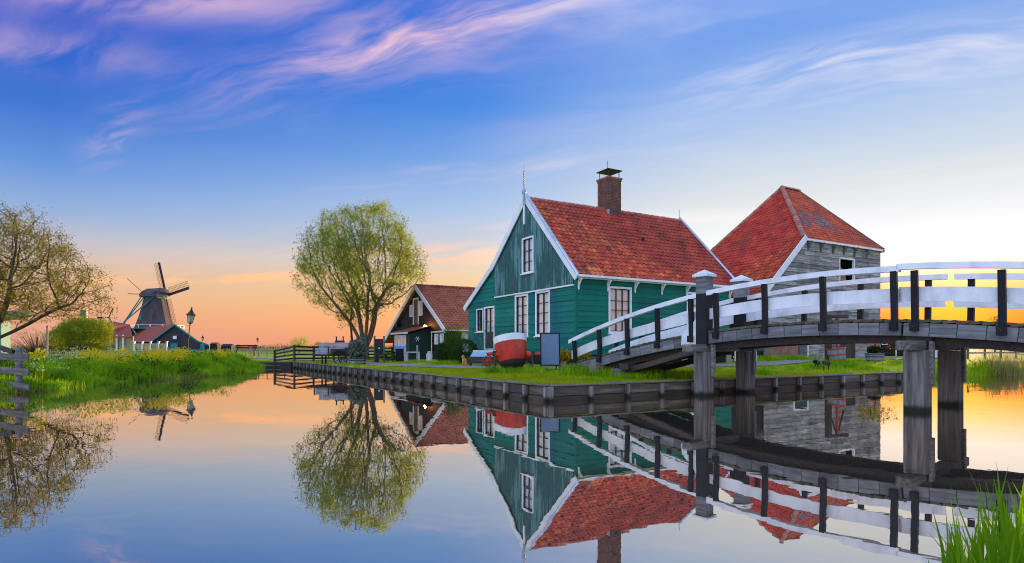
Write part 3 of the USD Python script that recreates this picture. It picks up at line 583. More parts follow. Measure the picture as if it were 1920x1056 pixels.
# roof
sl = Polygon([(-.10, 0), (8.75, 0), (8.75, 5.05), (-.10, 5.05)])
vdir = unit((0, RY + .17, RZ - EAVE + .10))
new = lambda a, b: m_tile_new if (b < .35 and .55 < a < 1.0) else None
rf = tiled(h, (0, -.17, EAVE + .02), (1, 0, 0), vdir, sl, .218, .252, (m_tile, m_tiles), 300, 11, new)
def slab(p, q, x0, x1, th, mat, name):
    p, q = np.array(p), np.array(q); a = (p + q) / 2; h.add(name, bar((x0, *a), (x1, *a), np.linalg.norm(q - p), th, up=(0, -(q - p)[1], (q - p)[0]) if q[0] > p[0] else (0, (q - p)[1], -(q - p)[0])), mat)
slab((RY, RZ + .03), (6.42, 4.83), -.1, 8.75, .08, m_tiles, 'rear_roof'); slab((6.36, 4.85), (9.32, 3.10), -.1, 8.75, .08, m_tiles, 'rear_roof')
caps(h, (-.05, RY, RZ + .02), (8.75, RY, RZ + .02), .13, m_ridge, rf)
for x, nm in ((-.13, 'bargeboard'), (8.80, 'bargeboard')):
    h.beam(nm, (x, -.22, EAVE - .10), (x, RY + .02, RZ + .06), .055, .27, m_white); h.beam(nm, (x, RY - .02, RZ + .06), (x, 6.42, 4.83), .055, .27, m_white)
    h.beam(nm, (x, 6.38, 4.87), (x, 9.42, 3.07), .055, .25, m_white)
    h.beam('verge_strip', (x + .03, -.22, EAVE + .06), (x + .03, RY, RZ + .23), .16, .03, m_lead)
fn = h.add('finial', lathe([(.05, 7.1), (.06, 7.35), (.045, 7.5), (.09, 7.62), (.10, 7.70), (.05, 7.80), (.035, 7.85)] + [(.03 + .018 * (i % 2), 7.9 + i * .045) for i in range(15)] + [(.012, 8.6), (.005, 8.95)], 10, (-.19, RY, 0)), m_lead, smooth=40)
h.add('apex_post', bx(-.21, -.165, RY - .05, RY + .05, 6.3, 7.1), m_white)
h.beam('gutter', (-.1, -.23, EAVE - .02), (8.8, -.23, EAVE - .02), .11, .085, m_white); h.beam('fascia', (-.1, -.10, EAVE - .04), (8.75, -.10, EAVE - .04), .10, .13, m_white)
for x in (.08, 1.46, 2.83, 4.26, 5.66, 7.0, 8.3):
    h.add('bracket', cat([bx(x - .025, x + .025, -.09, -.03, EAVE - .52, EAVE - .1), bx(x - .025, x + .025, -.27, -.03, EAVE - .17, EAVE - .11), bar((x, -.22, EAVE - .16), (x, -.08, EAVE - .36), .045, .04)]), m_white)
h.add('vent', lathe([(.07, 0), (.06, .16), (.085, .18), (.03, .24)], 10, (4.9, 1.75, 5.72)), m_black)
# chimney
cx, cy, cw = 4.02, 3.06, .74
ch = h.add('chimney', bx(cx + .015, cx + cw - .015, cy + .015, cy + cw - .015, 6.4, 8.80), m_mortar)
cb = [bx(0, .01, 0, .01, 0, .01)][:0]
for M, s in ((mat4((cx, cy, 6.5), (1, 0, 0), (0, 0, 1), (0, -1, 0)), 1), (mat4((cx, cy + cw, 6.5), (0, -1, 0), (0, 0, 1), (-1, 0, 0)), 2), (mat4((cx + cw, cy, 6.5), (0, 1, 0), (0, 0, 1), (1, 0, 0)), 3), (mat4((cx + cw, cy + cw, 6.5), (-1, 0, 0), (0, 0, 1), (0, 1, 0)), 4)): cb += brickwork(M, cw, 2.25, seed=s)
h.add('bricks', cat(cb), m_brick, parent=ch, kind='stuff')
for z, e in ((8.70, .03), (8.78, .06)): h.add('brick_course', bx(cx - e, cx + cw + e, cy - e, cy + cw + e, z, z + .075), m_brick, parent=ch)
h.add('chimney_cover', cat([bx(cx - .06, cx + cw + .06, cy - .06, cy + cw + .06, 9.17, 9.20)] + [bar((x, y, 8.84), (x, y, 9.18), .03, .03) for x in (cx + .06, cx + cw - .06) for y in (cy + .06, cy + cw - .06)] + [trimesh.creation.cone(.42, .16, sections=4, transform=rotz(math.pi / 4, (cx + cw / 2, cy + cw / 2, 9.20)))]), m_iron, parent=ch)
h.add('flashing', cat([bar((cx - .12, cy - .10, 6.96), (cx + cw + .12, cy - .10, 6.96), .03, .26, up=vdir), bx(cx - .02, cx, cy - .1, cy + .5, 6.9, 7.35), bar((cx - .10, cy - .08, 7.0), (cx - .10, cy + .40, 7.48), .16, .02, up=(0, -.7, .7)), bar((cx + cw + .08, cy - .08, 7.0), (cx + cw + .08, cy + .40, 7.48), .16, .02, up=(0, -.7, .7))]), m_lead, parent=ch)
h.rod('lightning_rod', [(cx + .2, cy + .3, 9.2), (cx + .2, cy + .3, 9.66)], .012, m_iron, sides=5); h.rod('lightning_rod', [(8.8, RY, RZ), (8.8, RY, RZ + .6)], .012, m_iron, sides=5)

# ---- the grey barn
BF = Frame(1508, 34.0)
b = T('hay_barn', 'tall grey weatherboarded barn with steep red pyramid roof behind the footbridge', 'barn', BF.o, BF.a)
KP = .94; hyp = math.hypot(1, KP)
OPEN, DG, DD = (3.35, 4.98, 5.05, 6.58), (-1.05, .32, .45, 2.45), (3.38, 5.0, .45, 2.45)
region = Polygon([(-3.6, .45), (-3.6, 3.95), (0, 7.32), (7.72, 7.32), (7.72, .45)])
for w in (OPEN, DG, DD): region = region.difference(ins(w))
bc = b.add('wall', cat([prism(region, SID(.12), .10), prism(Polygon([(0, .45), (0, 7.3), (7, 7.3), (7, .45)]), GAB(7.72), .08), prism(sbox(0, .45, 8.4, 3.9), GAB(-3.55), .05)]), m_darkwood)
boards(b, SID(0), region, .262, m_grey_x, lap=.03, th=.022, split=4.2, seed=9, parent=bc)
b.add('corner_board', bx(7.70, 7.80, -.05, .06, .45, 7.3), m_grey_x)
lp = Polygon([(-5, 5 * hyp), (.12, 0), (.12, -3.62 * hyp), (-8.4, -3.62 * hyp)])
rl = tiled(b, (-.02, 0, 7.43), (0, -1, 0), (1, 0, KP), lp, .235, .285, (m_tile, m_tiles), 200, 12)
def blue(a, bb):
    k = (a - 1.9 + bb * .0) / .52
    if not (1.5 < bb < 3.3 and 1.75 < a < 5.6 and a < 6.6 - .62 * (bb - 1)): return None
    j = int(k); f = k - j
    on = (f < .45) if j % 3 != 1 else (abs(f - (bb - 1.5) / 1.8) < .30)
    return m_tile_blue if on else None
fp = Polygon([(-.12, -.16), (8.02, -.16), (6.86, 5 * hyp), (5.0, 5 * hyp)])
rf2 = tiled(b, (0, -.0, 7.43), (1, 0, 0), (0, 1, KP), fp, .235, .285, (m_tile, m_tiles), 100, 13, blue)
b.add('rear_roof', trimesh.Trimesh([(8.02, -.1, 7.35), (8.02, 8, 7.35), (6.86, 5, 12.15), (5, 5, 12.15), (-3.6, 8.4, 4.05), (-3.6, 8.6, 4.0)], [[0, 1, 2], [1, 4, 3], [1, 3, 2], [4, 1, 5]], process=False), m_tiles)
caps(b, (-.02, -.02, 7.46), (5.0, 5.0, 12.18), .17, m_ridge, rf2); caps(b, (5, 5, 12.16), (6.9, 5, 12.16), .16, m_ridge, rf2); caps(b, (4.98, 5.02, 12.14), (-3.6, 8.42, 4.1), .13, m_ridge, rl)
b.beam('hip_strip', (8.0, -.14, 7.42), (6.88, 5, 12.16), .22, .14, m_ridge); b.beam('bargeboard', (.10, -.10, 7.50), (-3.72, -.10, 3.98), .06, .34, m_white); b.beam('cornice', (.05, -.14, 7.33), (7.95, -.14, 7.33), .12, .12, m_white); b.beam('cornice_end', (7.9, -.2, 7.30), (7.9, .5, 7.30), .2, .16, m_grey)
for x in (.25, 1.45, 2.65, 3.75, 4.85, 6.2): b.add('bracket', cat([bx(x - .05, x + .05, -.32, -.04, 7.18, 7.26), bx(x - .05, x + .05, -.12, -.03, 6.75, 7.2), bar((x, -.27, 7.2), (x, -.07, 6.85), .08, .08)]), m_grey)
o_ = b.add('hatch', cat([pb(SID(0), OPEN[0], OPEN[0] + .08, OPEN[2], OPEN[3], -.1, .05), pb(SID(0), OPEN[1] - .08, OPEN[1], OPEN[2], OPEN[3], -.1, .05), pb(SID(0), OPEN[0] + .08, OPEN[1] - .08, OPEN[3] - .08, OPEN[3], -.1, .048), pb(SID(0), OPEN[0] + .08, OPEN[1] - .08, OPEN[2], OPEN[2] + .08, -.1, .048)]), m_white)
b.add('room_back', bx(OPEN[0] - .3, OPEN[1] + .3, 1.4, 1.45, 4.5, 7.0), m_dark, parent=o_)
m_hay = surf('stored_sacks', [(.14, .085, .03), (.34, .22, .07)], 3, rough=.9, bump=.6)
hay = trimesh.creation.icosphere(2, .62); hay.vertices *= [1, .5, 1.3]; hay.vertices += (meshkit.fbm(hay.vertices * 2, 3)[:, None] - .5) * .25
b.add('stored_sack', moved(hay, 3.95, .40, 5.3), m_hay, parent=o_, smooth=True)
def plank_door(t, M, w, mat, n, frame=None, name='door'):
    d = t.add(name, cat([pb(M, w[0], w[0] + .1, w[2], w[3], -.05, .06), pb(M, w[1] - .1, w[1], w[2], w[3], -.05, .06), pb(M, w[0] + .1, w[1] - .1, w[3] - .1, w[3], -.05, .058)]), frame or m_white)
    xs = np.linspace(w[0] + .1, w[1] - .1, n + 1)
    for i in range(n): t.add('plank', pb(M, xs[i] + .004, xs[i + 1] - .004, w[2] + .02, w[3] - .1, -.03, .02 + .006 * (i % 2)), mat, parent=d)
    return d
m_greendoor = flat('green_door_paint', (.012, .06, .04), .5); m_browndoor = surf('brown_door', [(.035, .022, .016), (.085, .055, .04)], 3, (6, 6, .6), .7, .4, vary=.4)
plank_door(b, SID(0), DG, m_greendoor, 6); plank_door(b, SID(0), DD, m_browndoor, 8, m_browndoor)
# low brick wall and shed in front of the barn
o = BF.w(-4.3, -.9); g0 = gzp(*o[:2]); lw = T('brick_lean_to', 'low brick wall with a white board on top at the left foot of the barn', 'brick wall', (*o[:2], g0), BF.a)
c_ = lw.add('wall_core', bx(.01, 2.39, .015, .30, -.2, 1.0), m_mortar)
lw.add('bricks', cat(brickwork(mat4((0, 0, 0), (1, 0, 0), (0, 0, 1), (0, -1, 0)), 2.4, 1.0, seed=5) + brickwork(mat4((2.4, 0, 0), (0, 1, 0), (0, 0, 1), (1, 0, 0)), .3, 1.0, seed=6)), m_brick, parent=c_, kind='stuff')
lw.add('white_board', bx(.1, .85, -.02, .03, .86, 1.25), m_white)
for i in range(4): lw.add('board', bx(2.5, 3.2, -.02 - .01 * (i % 2), .02, .1 + .26 * i, .35 + .26 * i), m_grey_x)

# ---- the small black house
KF = Frame(838, 34.0)
k = T('black_house', 'low black weatherboarded house with brown tiled roof behind the tree', 'house', KF.o, KF.a)
ka = Polygon([(0, .25), (0, 2.2), (4.6, 5.02), (9.49, 2.12), (9.49, .25)])
AD, A1, A2, W1, W2, R1, R2 = (4.38, 5.36, 2.62, 4.34), (5.38, 6.02, 3.15, 3.95), (3.73, 4.36, 3.15, 4.1), (8.24, 8.91, 1.25, 1.89), (6.33, 7.0, 1.28, 1.89), (1.2, 1.75, 1.32, 1.95), (.38, .93, 1.34, 1.95)
kr = ka
for w in (AD, A1, A2, W1, W2, R1, R2): kr = kr.difference(ins(w))
kc = k.add('wall', cat([prism(kr, GAB(.10), .08), prism(sbox(.1, .3, 8, 2.2), SID(.10), .09), prism(ka, GAB(8.1), .05)]), m_dark)
boards(k, GAB(0), kr, .24, m_tar_y, parent=kc, seed=14); boards(k, SID(0), sbox(0, .3, 8, 2.18), .24, m_tar_x, parent=kc, seed=15)
kv = unit((0, 4.6 + .2, 5.08 - 2.12)); tiled(k, (0, -.2, 2.14), (1, 0, 0), kv, Polygon([(-.18, 0), (8.2, 0), (8.2, 5.62), (-.18, 5.62)]), .25, .27, (m_tile_b, m_tile_b), 0, 16)
k.add('rear_roof', bar((-.2, 7.7, 3.22), (8.2, 7.7, 3.22), 7.1, .08, up=(0, 3.37, 6.1)), m_tile_b)
caps(k, (-.2, 4.6, 5.10), (8.2, 4.6, 5.10), .13, m_tile_b, k.path)
k.beam('bargeboard', (-.22, -.25, 2.06), (-.22, 4.62, 5.08), .05, .28, m_white); k.beam('bargeboard', (-.22, 4.58, 5.08), (-.22, 10.75, 1.68), .05, .26, m_white)
k.beam('gutter', (-.2, -.27, 2.12), (8.2, -.27, 2.12), .1, .08, m_white); k.add('white_post', bx(.9, 1.4, -.06, -.02, .9, 2.1), m_white)
m_reddoor = surf('faded_red_door', [(.10, .05, .04), (.20, .11, .09)], 3, (1, 6, .6), .7, .4, vary=.2)
plank_door(k, GAB(0), AD, m_reddoor, 4)
for w in (A1, A2, W1, W2, R1, R2): window(k, GAB(0), *w, 2, 3, fw=.08, smat=m_white, curtain=False, sill=False, bars=.045)
k.add('wall_lantern', cat([bx(-.3, -.05, 7.8, 8.1, 2.55, 2.85)]), m_black)
# porch and its lamp
pc = k.add('porch', cat([prism(Polygon([(0, .2), (1.3, .2), (1.3, 2.0), (0, 2.34)]), np.array([[-1, 0, 0, 0], [0, 0, 1, y], [0, 1, 0, 0], [0, 0, 0, 1.0]]), .05) for y in (2.6, 5.35)] + [pb(GAB(-1.25), 2.6, 3.2, .2, 2.0, 0, .05), pb(GAB(-1.25), 2.65, 5.35, .2, .66, 0, .045), pb(GAB(-1.25), 2.65, 5.35, 1.92, 2.02, 0, .045)]), flat('dark_green_paint', (.012, .035, .026)))
k.add('porch_roof', bar((-.72, 2.45, 2.27), (-.72, 5.5, 2.27), 1.6, .06, up=(-.26, 0, 1)), m_tile_b, parent=pc)
k.add('porch_fascia', cat([bar((-1.5, 2.42, 2.02), (-1.5, 5.52, 2.02), .04, .1), bar((-1.5, 5.53, 2.02), (-.02, 5.53, 2.42), .04, .1)]), m_white, parent=pc)
window(k, GAB(-1.25), 3.22, 5.33, .66, 1.92, 3, 1, fw=.12, smat=m_white, bars=.05)
k.add('star', cat([bar((-.8 + .16 * math.cos(a), 2.57, 1.66 + .16 * math.sin(a)), (-.8 - .16 * math.cos(a), 2.57, 1.66 - .16 * math.sin(a)), .02, .05, up=(0, 1, 0)) for a in (0, math.pi / 3, 2 * math.pi / 3)]), m_white, parent=pc)
k.add('door_trim', cat([pb(GAB(0), 2.16, 2.26, .3, 2.06, 0, .06), pb(GAB(0), .1, 2.26, 2.03, 2.12, 0, .065)]), m_white)
lampm = k.add('lamp', cat([bx(-.34, -.02, 2.61, 2.65, 2.52, 2.55)]), m_iron); k.add('bulb', moved(trimesh.creation.icosphere(2, .075), -.30, 2.63, 2.44), glow('lamp_glow', (1.0, .36, .07), 130.0), parent=lampm, smooth=True)
# ---------------------------------------------------------------- the footbridge
BA = np.array([4.44, 13.7]); BE = np.array([.6205, -.7842]); BW = np.array([.7842, .6205]); W = 1.62
zr = lambda t: -.0236 * t * t + .1374 * t + 2.398
zd = lambda t: -.0199 * t * t + .1128 * t + 1.478 + .05 * sm((-t - 3.2) / 1.0)
fb = T('footbridge', 'arched timber footbridge with white railings and black posts over the canal', 'footbridge', (*BA, 0))
FP = lambda t, o, z: np.array([*(BE * t + BW * o), z])
def sweep(pts, w, h):
    p = np.asarray(pts, float); s = np.array([*BW, 0]) * w / 2; u = np.array([0, 0, h / 2]); n = len(p); v = np.vstack([p - s - u, p + s - u, p + s + u, p - s + u]); f = []
    for a in range(4):
        b_ = (a + 1) % 4; i = np.arange(n - 1); f += [np.c_[a * n + i, a * n + i + 1, b_ * n + i + 1], np.c_[a * n + i, b_ * n + i + 1, b_ * n + i]]
    f += [[[0, n, 2 * n], [0, 2 * n, 3 * n]], [[n - 1, 3 * n - 1, 2 * n - 1], [n - 1, 4 * n - 1, 3 * n - 1]]]
    m = trimesh.Trimesh(v, np.vstack(f), process=False); return m if m.volume > 0 else (m.invert() or m)
m_wr = surf('bridge_white_paint', [(.62, .66, .74), (.76, .79, .85), (.84, .85, .88)], 2, (1, 1, 1), .4, .15, 25, .06, world=False, dirt=(.40, .42, .42), dirt_amt=.5, dirt_scale=2.4)
m_deck = surf('mossy_deck', [(.05, .045, .03), (.10, .085, .05), (.09, .11, .03)], 4, (1, 1, 1), .9, .8, 12, .3)
m_fas = surf('bridge_fascia', [(.075, .08, .09), (.16, .165, .18), (.25, .25, .265)], 2.0, (.6, 9, 9), .7, .8, 5, .32, dirt=(.06, .05, .05), dirt_amt=.55, spec=.3, bdist=.015)
for side, o, segs in ((0, 0.0, ((-4.38, -.13, 0), (.14, 4.02, 0), (3.98, 9.0, .035))), (1, W, ((-4.38, -.13, 0), (.14, 4.24, -.02), (4.37, 9.0, -.02)))):
    sg = -1 if side == 0 else 1
    for a, e, dz in segs:
        t = np.linspace(a, e, 16); fb.add('handrail', sweep([FP(x, o + sg * .06, zr(x) - .06 + dz) for x in t], .13, .105), m_wr)
        k = sm((t + 4.2) / 3.2)
        fb.add('rail_board', sweep([FP(x, o - sg * .03, zr(x) - (.44 + .09 * q) + dz * .8) for x, q in zip(t, k)], .04, .25), m_wr)
    for t in (-4.18, -3.22, -2.24, -1.27, -.30, .36, 1.51, 2.70, 3.93, 4.25, 5.45, 6.62, 7.8, 8.9):
        if side and t > 4 and t < 4.3: t = 4.12 if t < 4 else 4.62
        b0 = max(zd(t) - .20, gzp(*(BA + BE * t + BW * o)) - .1 if t < -4 else -9)
        p, q = FP(t, o + sg * .035, b0), FP(t, o + sg * .085, zr(t) - .10)
        po = fb.beam('post', p, q, .10, .095, m_black, up=(*BW, 0))
        if t > -4: fb.add('bracket', bar(FP(t, o + sg * .10, zd(t) - .20), FP(t, o + sg * .10, zd(t) - .05), .13, .07, up=(*BW, 0)), m_black, parent=po); fb.add('bolt', trimesh.creation.icosphere(1, .018).apply_translation(FP(t, o + sg * .142, zd(t) - .13)), m_iron, parent=po)
    edges = np.concatenate([np.linspace(-4.25, -.12, 13), np.linspace(.14, 4.03, 12), np.linspace(4.06, 8.8, 13)])
    for a, e in zip(edges[:-1], edges[1:]):
        if e - a < .1 or e - a > .5 and abs(a + .12) < .02: continue
        j = rng.uniform(-.005, .005)
        fb.beam('fascia_plank', FP(a + .004, o + j, (zd(a) - .175)), FP(e - .004, o + j, (zd(e) - .175)), .075, .23, m_fas)
    fb.add('girder', sweep([FP(x, o - sg * .22, zd(x) - .27) for x in np.linspace(-4.2, 8.8, 24)], .20, .34), m_darkwood)
    nw = fb.add('newel', bx(-.14, .14, -.14, .14, 1.10, 2.74, .012), m_black, mat4((*(BW * (o - sg * .02)), 0), (*BE, 0), (*BW, 0)))
    fb.add('newel_head', bx(-.144, .144, -.144, .144, 2.34, 2.741, .012), m_fas, mat4((*(BW * (o - sg * .02)), 0), (*BE, 0), (*BW, 0)), parent=nw)
    cap = cat([bx(-.20, .20, -.20, .20, 2.742, 2.80, .01), trimesh.creation.cone(.28, .12, sections=4, transform=rotz(math.pi / 4, (0, 0, 2.80)))])
    fb.add('newel_cap', cap, m_wr, mat4((*(BW * (o - sg * .02)), 0), (*BE, 0), (*BW, 0)), parent=nw)
    yy = np.linspace(0, 1, 14); sc = [(-.15, 1.17)] + [(-.56 + .40 * sm((y - .22) / .5) - .02 * math.cos(y * 6), 1.17 + .98 * y) for y in yy] + [(-.15, 2.17)]
    fb.add('scroll_board', prism(Polygon(sc), np.array([[BE[0], 0, BW[0], BW[0] * (o + sg * .06)], [BE[1], 0, BW[1], BW[1] * (o + sg * .06)], [0, 1, 0, 0], [0, 0, 0, 1.0]]), .045), m_wr)
t = -4.25
for k in range(72):
    e = t + .178; fb.beam('deck_plank', FP(t + .089, -.05, (zd(t) + zd(e)) / 2 - .025), FP(t + .089, W + .05, (zd(t) + zd(e)) / 2 - .025 + rng.uniform(-.004, .004)), .17, .05, m_deck, up=(-.1 * BE[0], -.1 * BE[1], 1)); t = e
for t0, ztop in ((0.02, 1.02), (4.28, 1.06), (8.55, 1.0)):
    for o in (-.03, W + .12): fb.beam('pile', FP(t0, o, -1.4), FP(t0, o, ztop), .34, .34, m_pile, up=(*BE, 0), c=.02)
    for o in (.0, W + .15): fb.add('pile_cleat', bar(FP(t0 + .19, o + .05, .45), FP(t0 + .19, o + .05, ztop + .16), .12, .06, up=(*BE, 0)), m_grey)
    for a, e in ((-.70, .05), (.06, 1.30), (1.31, 2.45)): fb.beam('cap_beam', FP(t0, a, ztop + .085), FP(t0, e, ztop + .085), .24, .165, m_grey if t0 < 4 else m_pile, c=.012)
    for o in (.15, W - .15): fb.add('bearing_block', bx(-.2, .2, -.13, .13, 0, max(zd(t0) - .30 - ztop - .17, .05) + .1), m_darkwood, mat4(FP(t0, o, ztop + .168), (*BE, 0), (*BW, 0)))
for t0, z0, h in ((-4.1, .42, .20), (-3.3, .42, .26), (-2.5, .36, .2)): fb.beam('sleeper', FP(t0, -.25, z0 + h / 2), FP(t0, W + .3, z0 + h / 2), .26, h, m_grey)
fb.beam('sleeper', FP(-2.3, -.15, .62), FP(-2.3, W + .15, .62), .3, .16, m_darkwood); fb.beam('strut', FP(-2.4, .1, .5), FP(-.2, .1, 1.05), .16, .14, m_darkwood); fb.beam('strut', FP(-2.4, W - .1, .5), FP(-.2, W - .1, 1.05), .16, .14, m_darkwood)

# ---------------------------------------------------------------- fences on the left and at the end of the canal
P0, P1 = np.array([-11.66, 14.25]), np.array([-14.6, 16.3])
fe = T('plank_fence', 'weathered grey three-board fence leaning at the water in the left foreground', 'fence', (*P0, 0)); L_ = lambda s, z: (*((P1 - P0) * s), z)
for z, zz, x0 in ((.87, .90, .0), (.515, .545, -.005), (.15, .19, -.01)): fe.beam('board', L_(x0 - .02, z), L_(1.0, zz), .035, .17, m_pile)
for s in (.27, .95): fe.add('post', tube([(*((P1 - P0) * s + np.array([.055, .085])), -.8), (*((P1 - P0) * s + np.array([.055, .085])), 1.12)], [.085, .078], 12), m_grey, smooth=40)
fe.beam('rail', L_(.28, 1.0), L_(1.3, 1.42), .06, .12, m_darkwood)
ff = T('rail_fence', 'dark four-rail timber fence at the far end of the canal, stepping up beside the quay', 'fence', (-13.3, 33.8, 0))
fx = [(-.9, .62), (-.6 + .0, .62), (1.45, 1.05), (3.3, 1.02), (5.4, .98), (8.5, 1.0)]
pts = [np.array([(515 - 960) / F * 33.8 + 13.3, 0]), np.array([(552 - 960) / F * 33.9 + 13.3, .1]), np.array([(588 - 960) / F * 35.5 + 13.3, 1.7]), np.array([(626 - 960) / F * 37 + 13.3, 3.2]), np.array([(665 - 960) / F * 38.5 + 13.3, 4.7]), np.array([(735 - 960) / F * 40 + 13.3, 6.2])]
ztop = [.95, 1.22, 1.18, 1.16, 1.14, 1.12]
for p_, z_ in zip(pts, ztop): ff.beam('post', (*p_, .15), (*p_, z_ + .05), .10, .09, m_darkwood, up=(0, 1, 0))
for (p_, z_), (q_, y_) in zip(list(zip(pts, ztop))[:-1], list(zip(pts, ztop))[1:]):
    for k_ in range(4): ff.beam('rail', (*p_, z_ - .02 - .225 * k_ * (z_ - .1) / 1.1), (*q_, y_ - .02 - .225 * k_ * (y_ - .1) / 1.1), .045, .10, m_darkwood)
# ---------------------------------------------------------------- things on the lawn
def wheel(t, c, r, axis, mat, spokes=12, name='wheel', rim=.045, thick=.05):
    y = unit(axis); x = unit(np.cross((0, 0, 1), y)); z = np.cross(x, y); c = np.array(c, float); a = np.linspace(0, 2 * np.pi, 33)
    w_ = t.add(name, tube([c + r * (x * math.cos(q) + z * math.sin(q)) for q in a], rim / 2, 6, False), mat, smooth=60)
    for q in np.arange(spokes) * 2 * np.pi / spokes: t.add('spoke', bar(c, c + (r - rim * .3) * (x * math.cos(q) + z * math.sin(q)), .03, .025, up=y), mat, parent=w_)
    t.add('hub', tube([c - y * .09, c + y * .09], .06, 10), mat, parent=w_, smooth=40)
# red cauldron
o = spot(963, 18.5); o[2] = gzp(*o[:2]); t = T('cauldron', 'big rusty red cauldron with white rim tilting on its iron stand before the green house', 'cauldron', o)
prof = [(.02, 0), (.16, .010), (.28, .045), (.37, .12), (.43, .23), (.47, .40), (.49, .60), (.505, .82)]
tl = trimesh.transformations.rotation_matrix(math.radians(-7), (0, 1, 0)) @ trimesh.transformations.rotation_matrix(math.radians(-13), (1, 0, 0)); B_ = mat4((0, 0, .13)) @ tl
bd = t.add('bowl', lathe(prof + [(.47, .83), (.36, .20), (.05, .10)], 40), m_red, B_, smooth=40)
t.add('bowl_rim', lathe([(.507, .80), (.525, .81), (.54, .99), (.54, 1.01), (.51, 1.015), (.49, .83)], 40), m_white, B_, parent=bd, smooth=40)
t.add('sooty_base', lathe([(.02, -.008), (.165, .002), (.287, .037), (.377, .112), (.435, .215), (.425, .225), (.36, .12)], 40), m_iron, B_, parent=bd, smooth=40)  # darker shell over the lowest part of the bowl
for s, px0, zt in ((-1, -.50, .60), (1, .54, .62)):
    t.add('trunnion', cat([tube([(s * .40, 0, .56), (s * .56, 0, .57)], [.12, .085], 14), tube([(s * .55, 0, .57), (s * .83, 0, .585)], .045, 12)]), m_red, smooth=40)
    t.beam('leg', (s * .60, -.30, -.02), (s * .60 - s * .02, -.02, zt), .07, .05, m_darkwood, up=(1, 0, 0)); t.beam('leg', (s * .60, .30, -.02), (s * .60 - s * .02, .02, zt - .01), .065, .05, m_darkwood, up=(1, 0, 0))
    t.add('bearing', bx(s * .60 - .06, s * .60 + .06, -.08, .08, .50, .68, .02), m_iron)
wheel(t, (-.79, -.06, .36), .17, (.6, -1, 0), m_redtrim, 6, 'hand_wheel', .03); t.beam('lever', (-.86, 0, .60), (-.62, 0, .62), .05, .05, m_redtrim)
t.rod('hook', [(.56, -.1, .55), (.54, -.12, .3), (.48, -.13, .16), (.44, -.12, .22)], .015, m_iron)
# blank notice board
o = spot(1032, 19.0); o[2] = gzp(*o[:2]); t = T('notice_board', 'blank blue-grey notice board in a black frame standing beside the red cauldron', 'notice board', o, math.radians(8))
m_blank = flat('blank_board', (.16, .25, .38), .5)
lean = trimesh.transformations.rotation_matrix(math.radians(-4), (1, 0, 0)); X_ = mat4((0, 0, .10)) @ lean
fr = t.add('frame', cat([bx(-.325, -.29, -.02, .02, 0, 1.13), bx(.29, .325, -.02, .02, 0, 1.13), bx(-.29, .29, -.02, .02, 1.095, 1.129), bx(-.29, .29, -.02, .02, .06, .10)]), m_black, X_)
t.add('face', bx(-.292, .292, -.008, .012, .098, 1.098), m_blank, X_, parent=fr); t.add('foot', bx(-.42, .44, -.22, .24, .0, .05, .015), m_black); t.add('stay', cat([bar((x, .11, .9), (x, .22, .05), .03, .03) for x in (-.25, .25)]), m_black)
# pots with yellow shrubs
def pot(name, label, px, d, r, hgt, mat, leafmat, lr, lh, n, size, hoops=False, stem=True, sq=1.0, group='potted shrubs', cat_='planter'):
    o = spot(px, d); o[2] = gzp(*o[:2]) - .005; t = T(name, label, cat_, o, group=group)
    if hoops:
        k = 14; st = [(r * (.86 + .14 * z) * (1), z * hgt) for z in (0, 1)]
        for i in range(k):
            a0, a1 = i * 2 * np.pi / k + .01, (i + 1) * 2 * np.pi / k - .01; v = [[rr * math.cos(a), rr * math.sin(a), z] for a in (a0, a1) for rr, z in ((r * .84, 0), (r * .94, hgt * .5), (r, hgt))] + [[(rr - .03) * math.cos(a), (rr - .03) * math.sin(a), z] for a in (a0, a1) for rr, z in ((r * .84, 0), (r, hgt))]
            t.add('stave', trimesh.convex.convex_hull(np.array(v)), mat)
        for z in (.18, .62, .9): rr = r * (.84 + .18 * z) + .008; t.add('hoop', lathe([(rr, z * hgt - .02), (rr + .006, z * hgt), (rr + .003, z * hgt + .02)], 24), m_iron if hoops is True else hoops, smooth=40)
    else: t.add('pot', lathe([(.02, .0), (r * .72, 0), (r * .98, hgt), (r * 1.05, hgt), (r * 1.05, hgt - .04), (r * .9, hgt - .06)], 20), mat, smooth=40)
    t.add('soil', lathe([(.0, hgt - .05), (r * .93, hgt - .05)], 16), m_soil)
    c = np.array([0, 0, hgt + lh * .45]); g_ = np.random.default_rng(int(px)); pts = g_.normal(0, 1, (n, 3)); pts = pts / np.linalg.norm(pts, axis=1, keepdims=True) * g_.uniform(.25, 1, (n, 1)) ** .5 * [lr, lr, lh * .55] + c
    pts += (meshkit.fbm(pts * 4, 2, int(px))[:, None] - .5) * lr * .6
    f_ = t.add('foliage', florets(pts, .03, 5, size, int(px)), leafmat)
    if stem: t.add('stem', cat([tube([(0, 0, hgt - .08), tuple(pts[i])], [.012, .005], 5) for i in range(0, n, max(1, n // 14))]), m_bark2)
    return t
m_clay = flat('pale_clay_pot', (.42, .38, .30)); m_zinc = flat('blue_grey_pot', (.10, .13, .17)); m_tub = surf('grey_tub_stave', [(.17, .19, .23), (.30, .33, .38)], 3, (6, 6, .7), .8, .5, vary=.3)
pot('planter', 'yellow leafed shrub in a pale pot beside the notice board', 1054, 19.6, .15, .30, m_clay, m_yellowleaf, .30, .36, 190, .035)
pot('planter', 'yellow leafed shrub in a blue grey pot at the foot of the footbridge rail', 1073, 20.0, .17, .22, m_zinc, m_yellowleaf, .30, .36, 180, .035)
pot('planter', 'small yellow shrub in a pot behind the lowest bridge post', 1098, 20.0, .14, .24, m_zinc, m_yellowleaf, .24, .28, 120, .035)
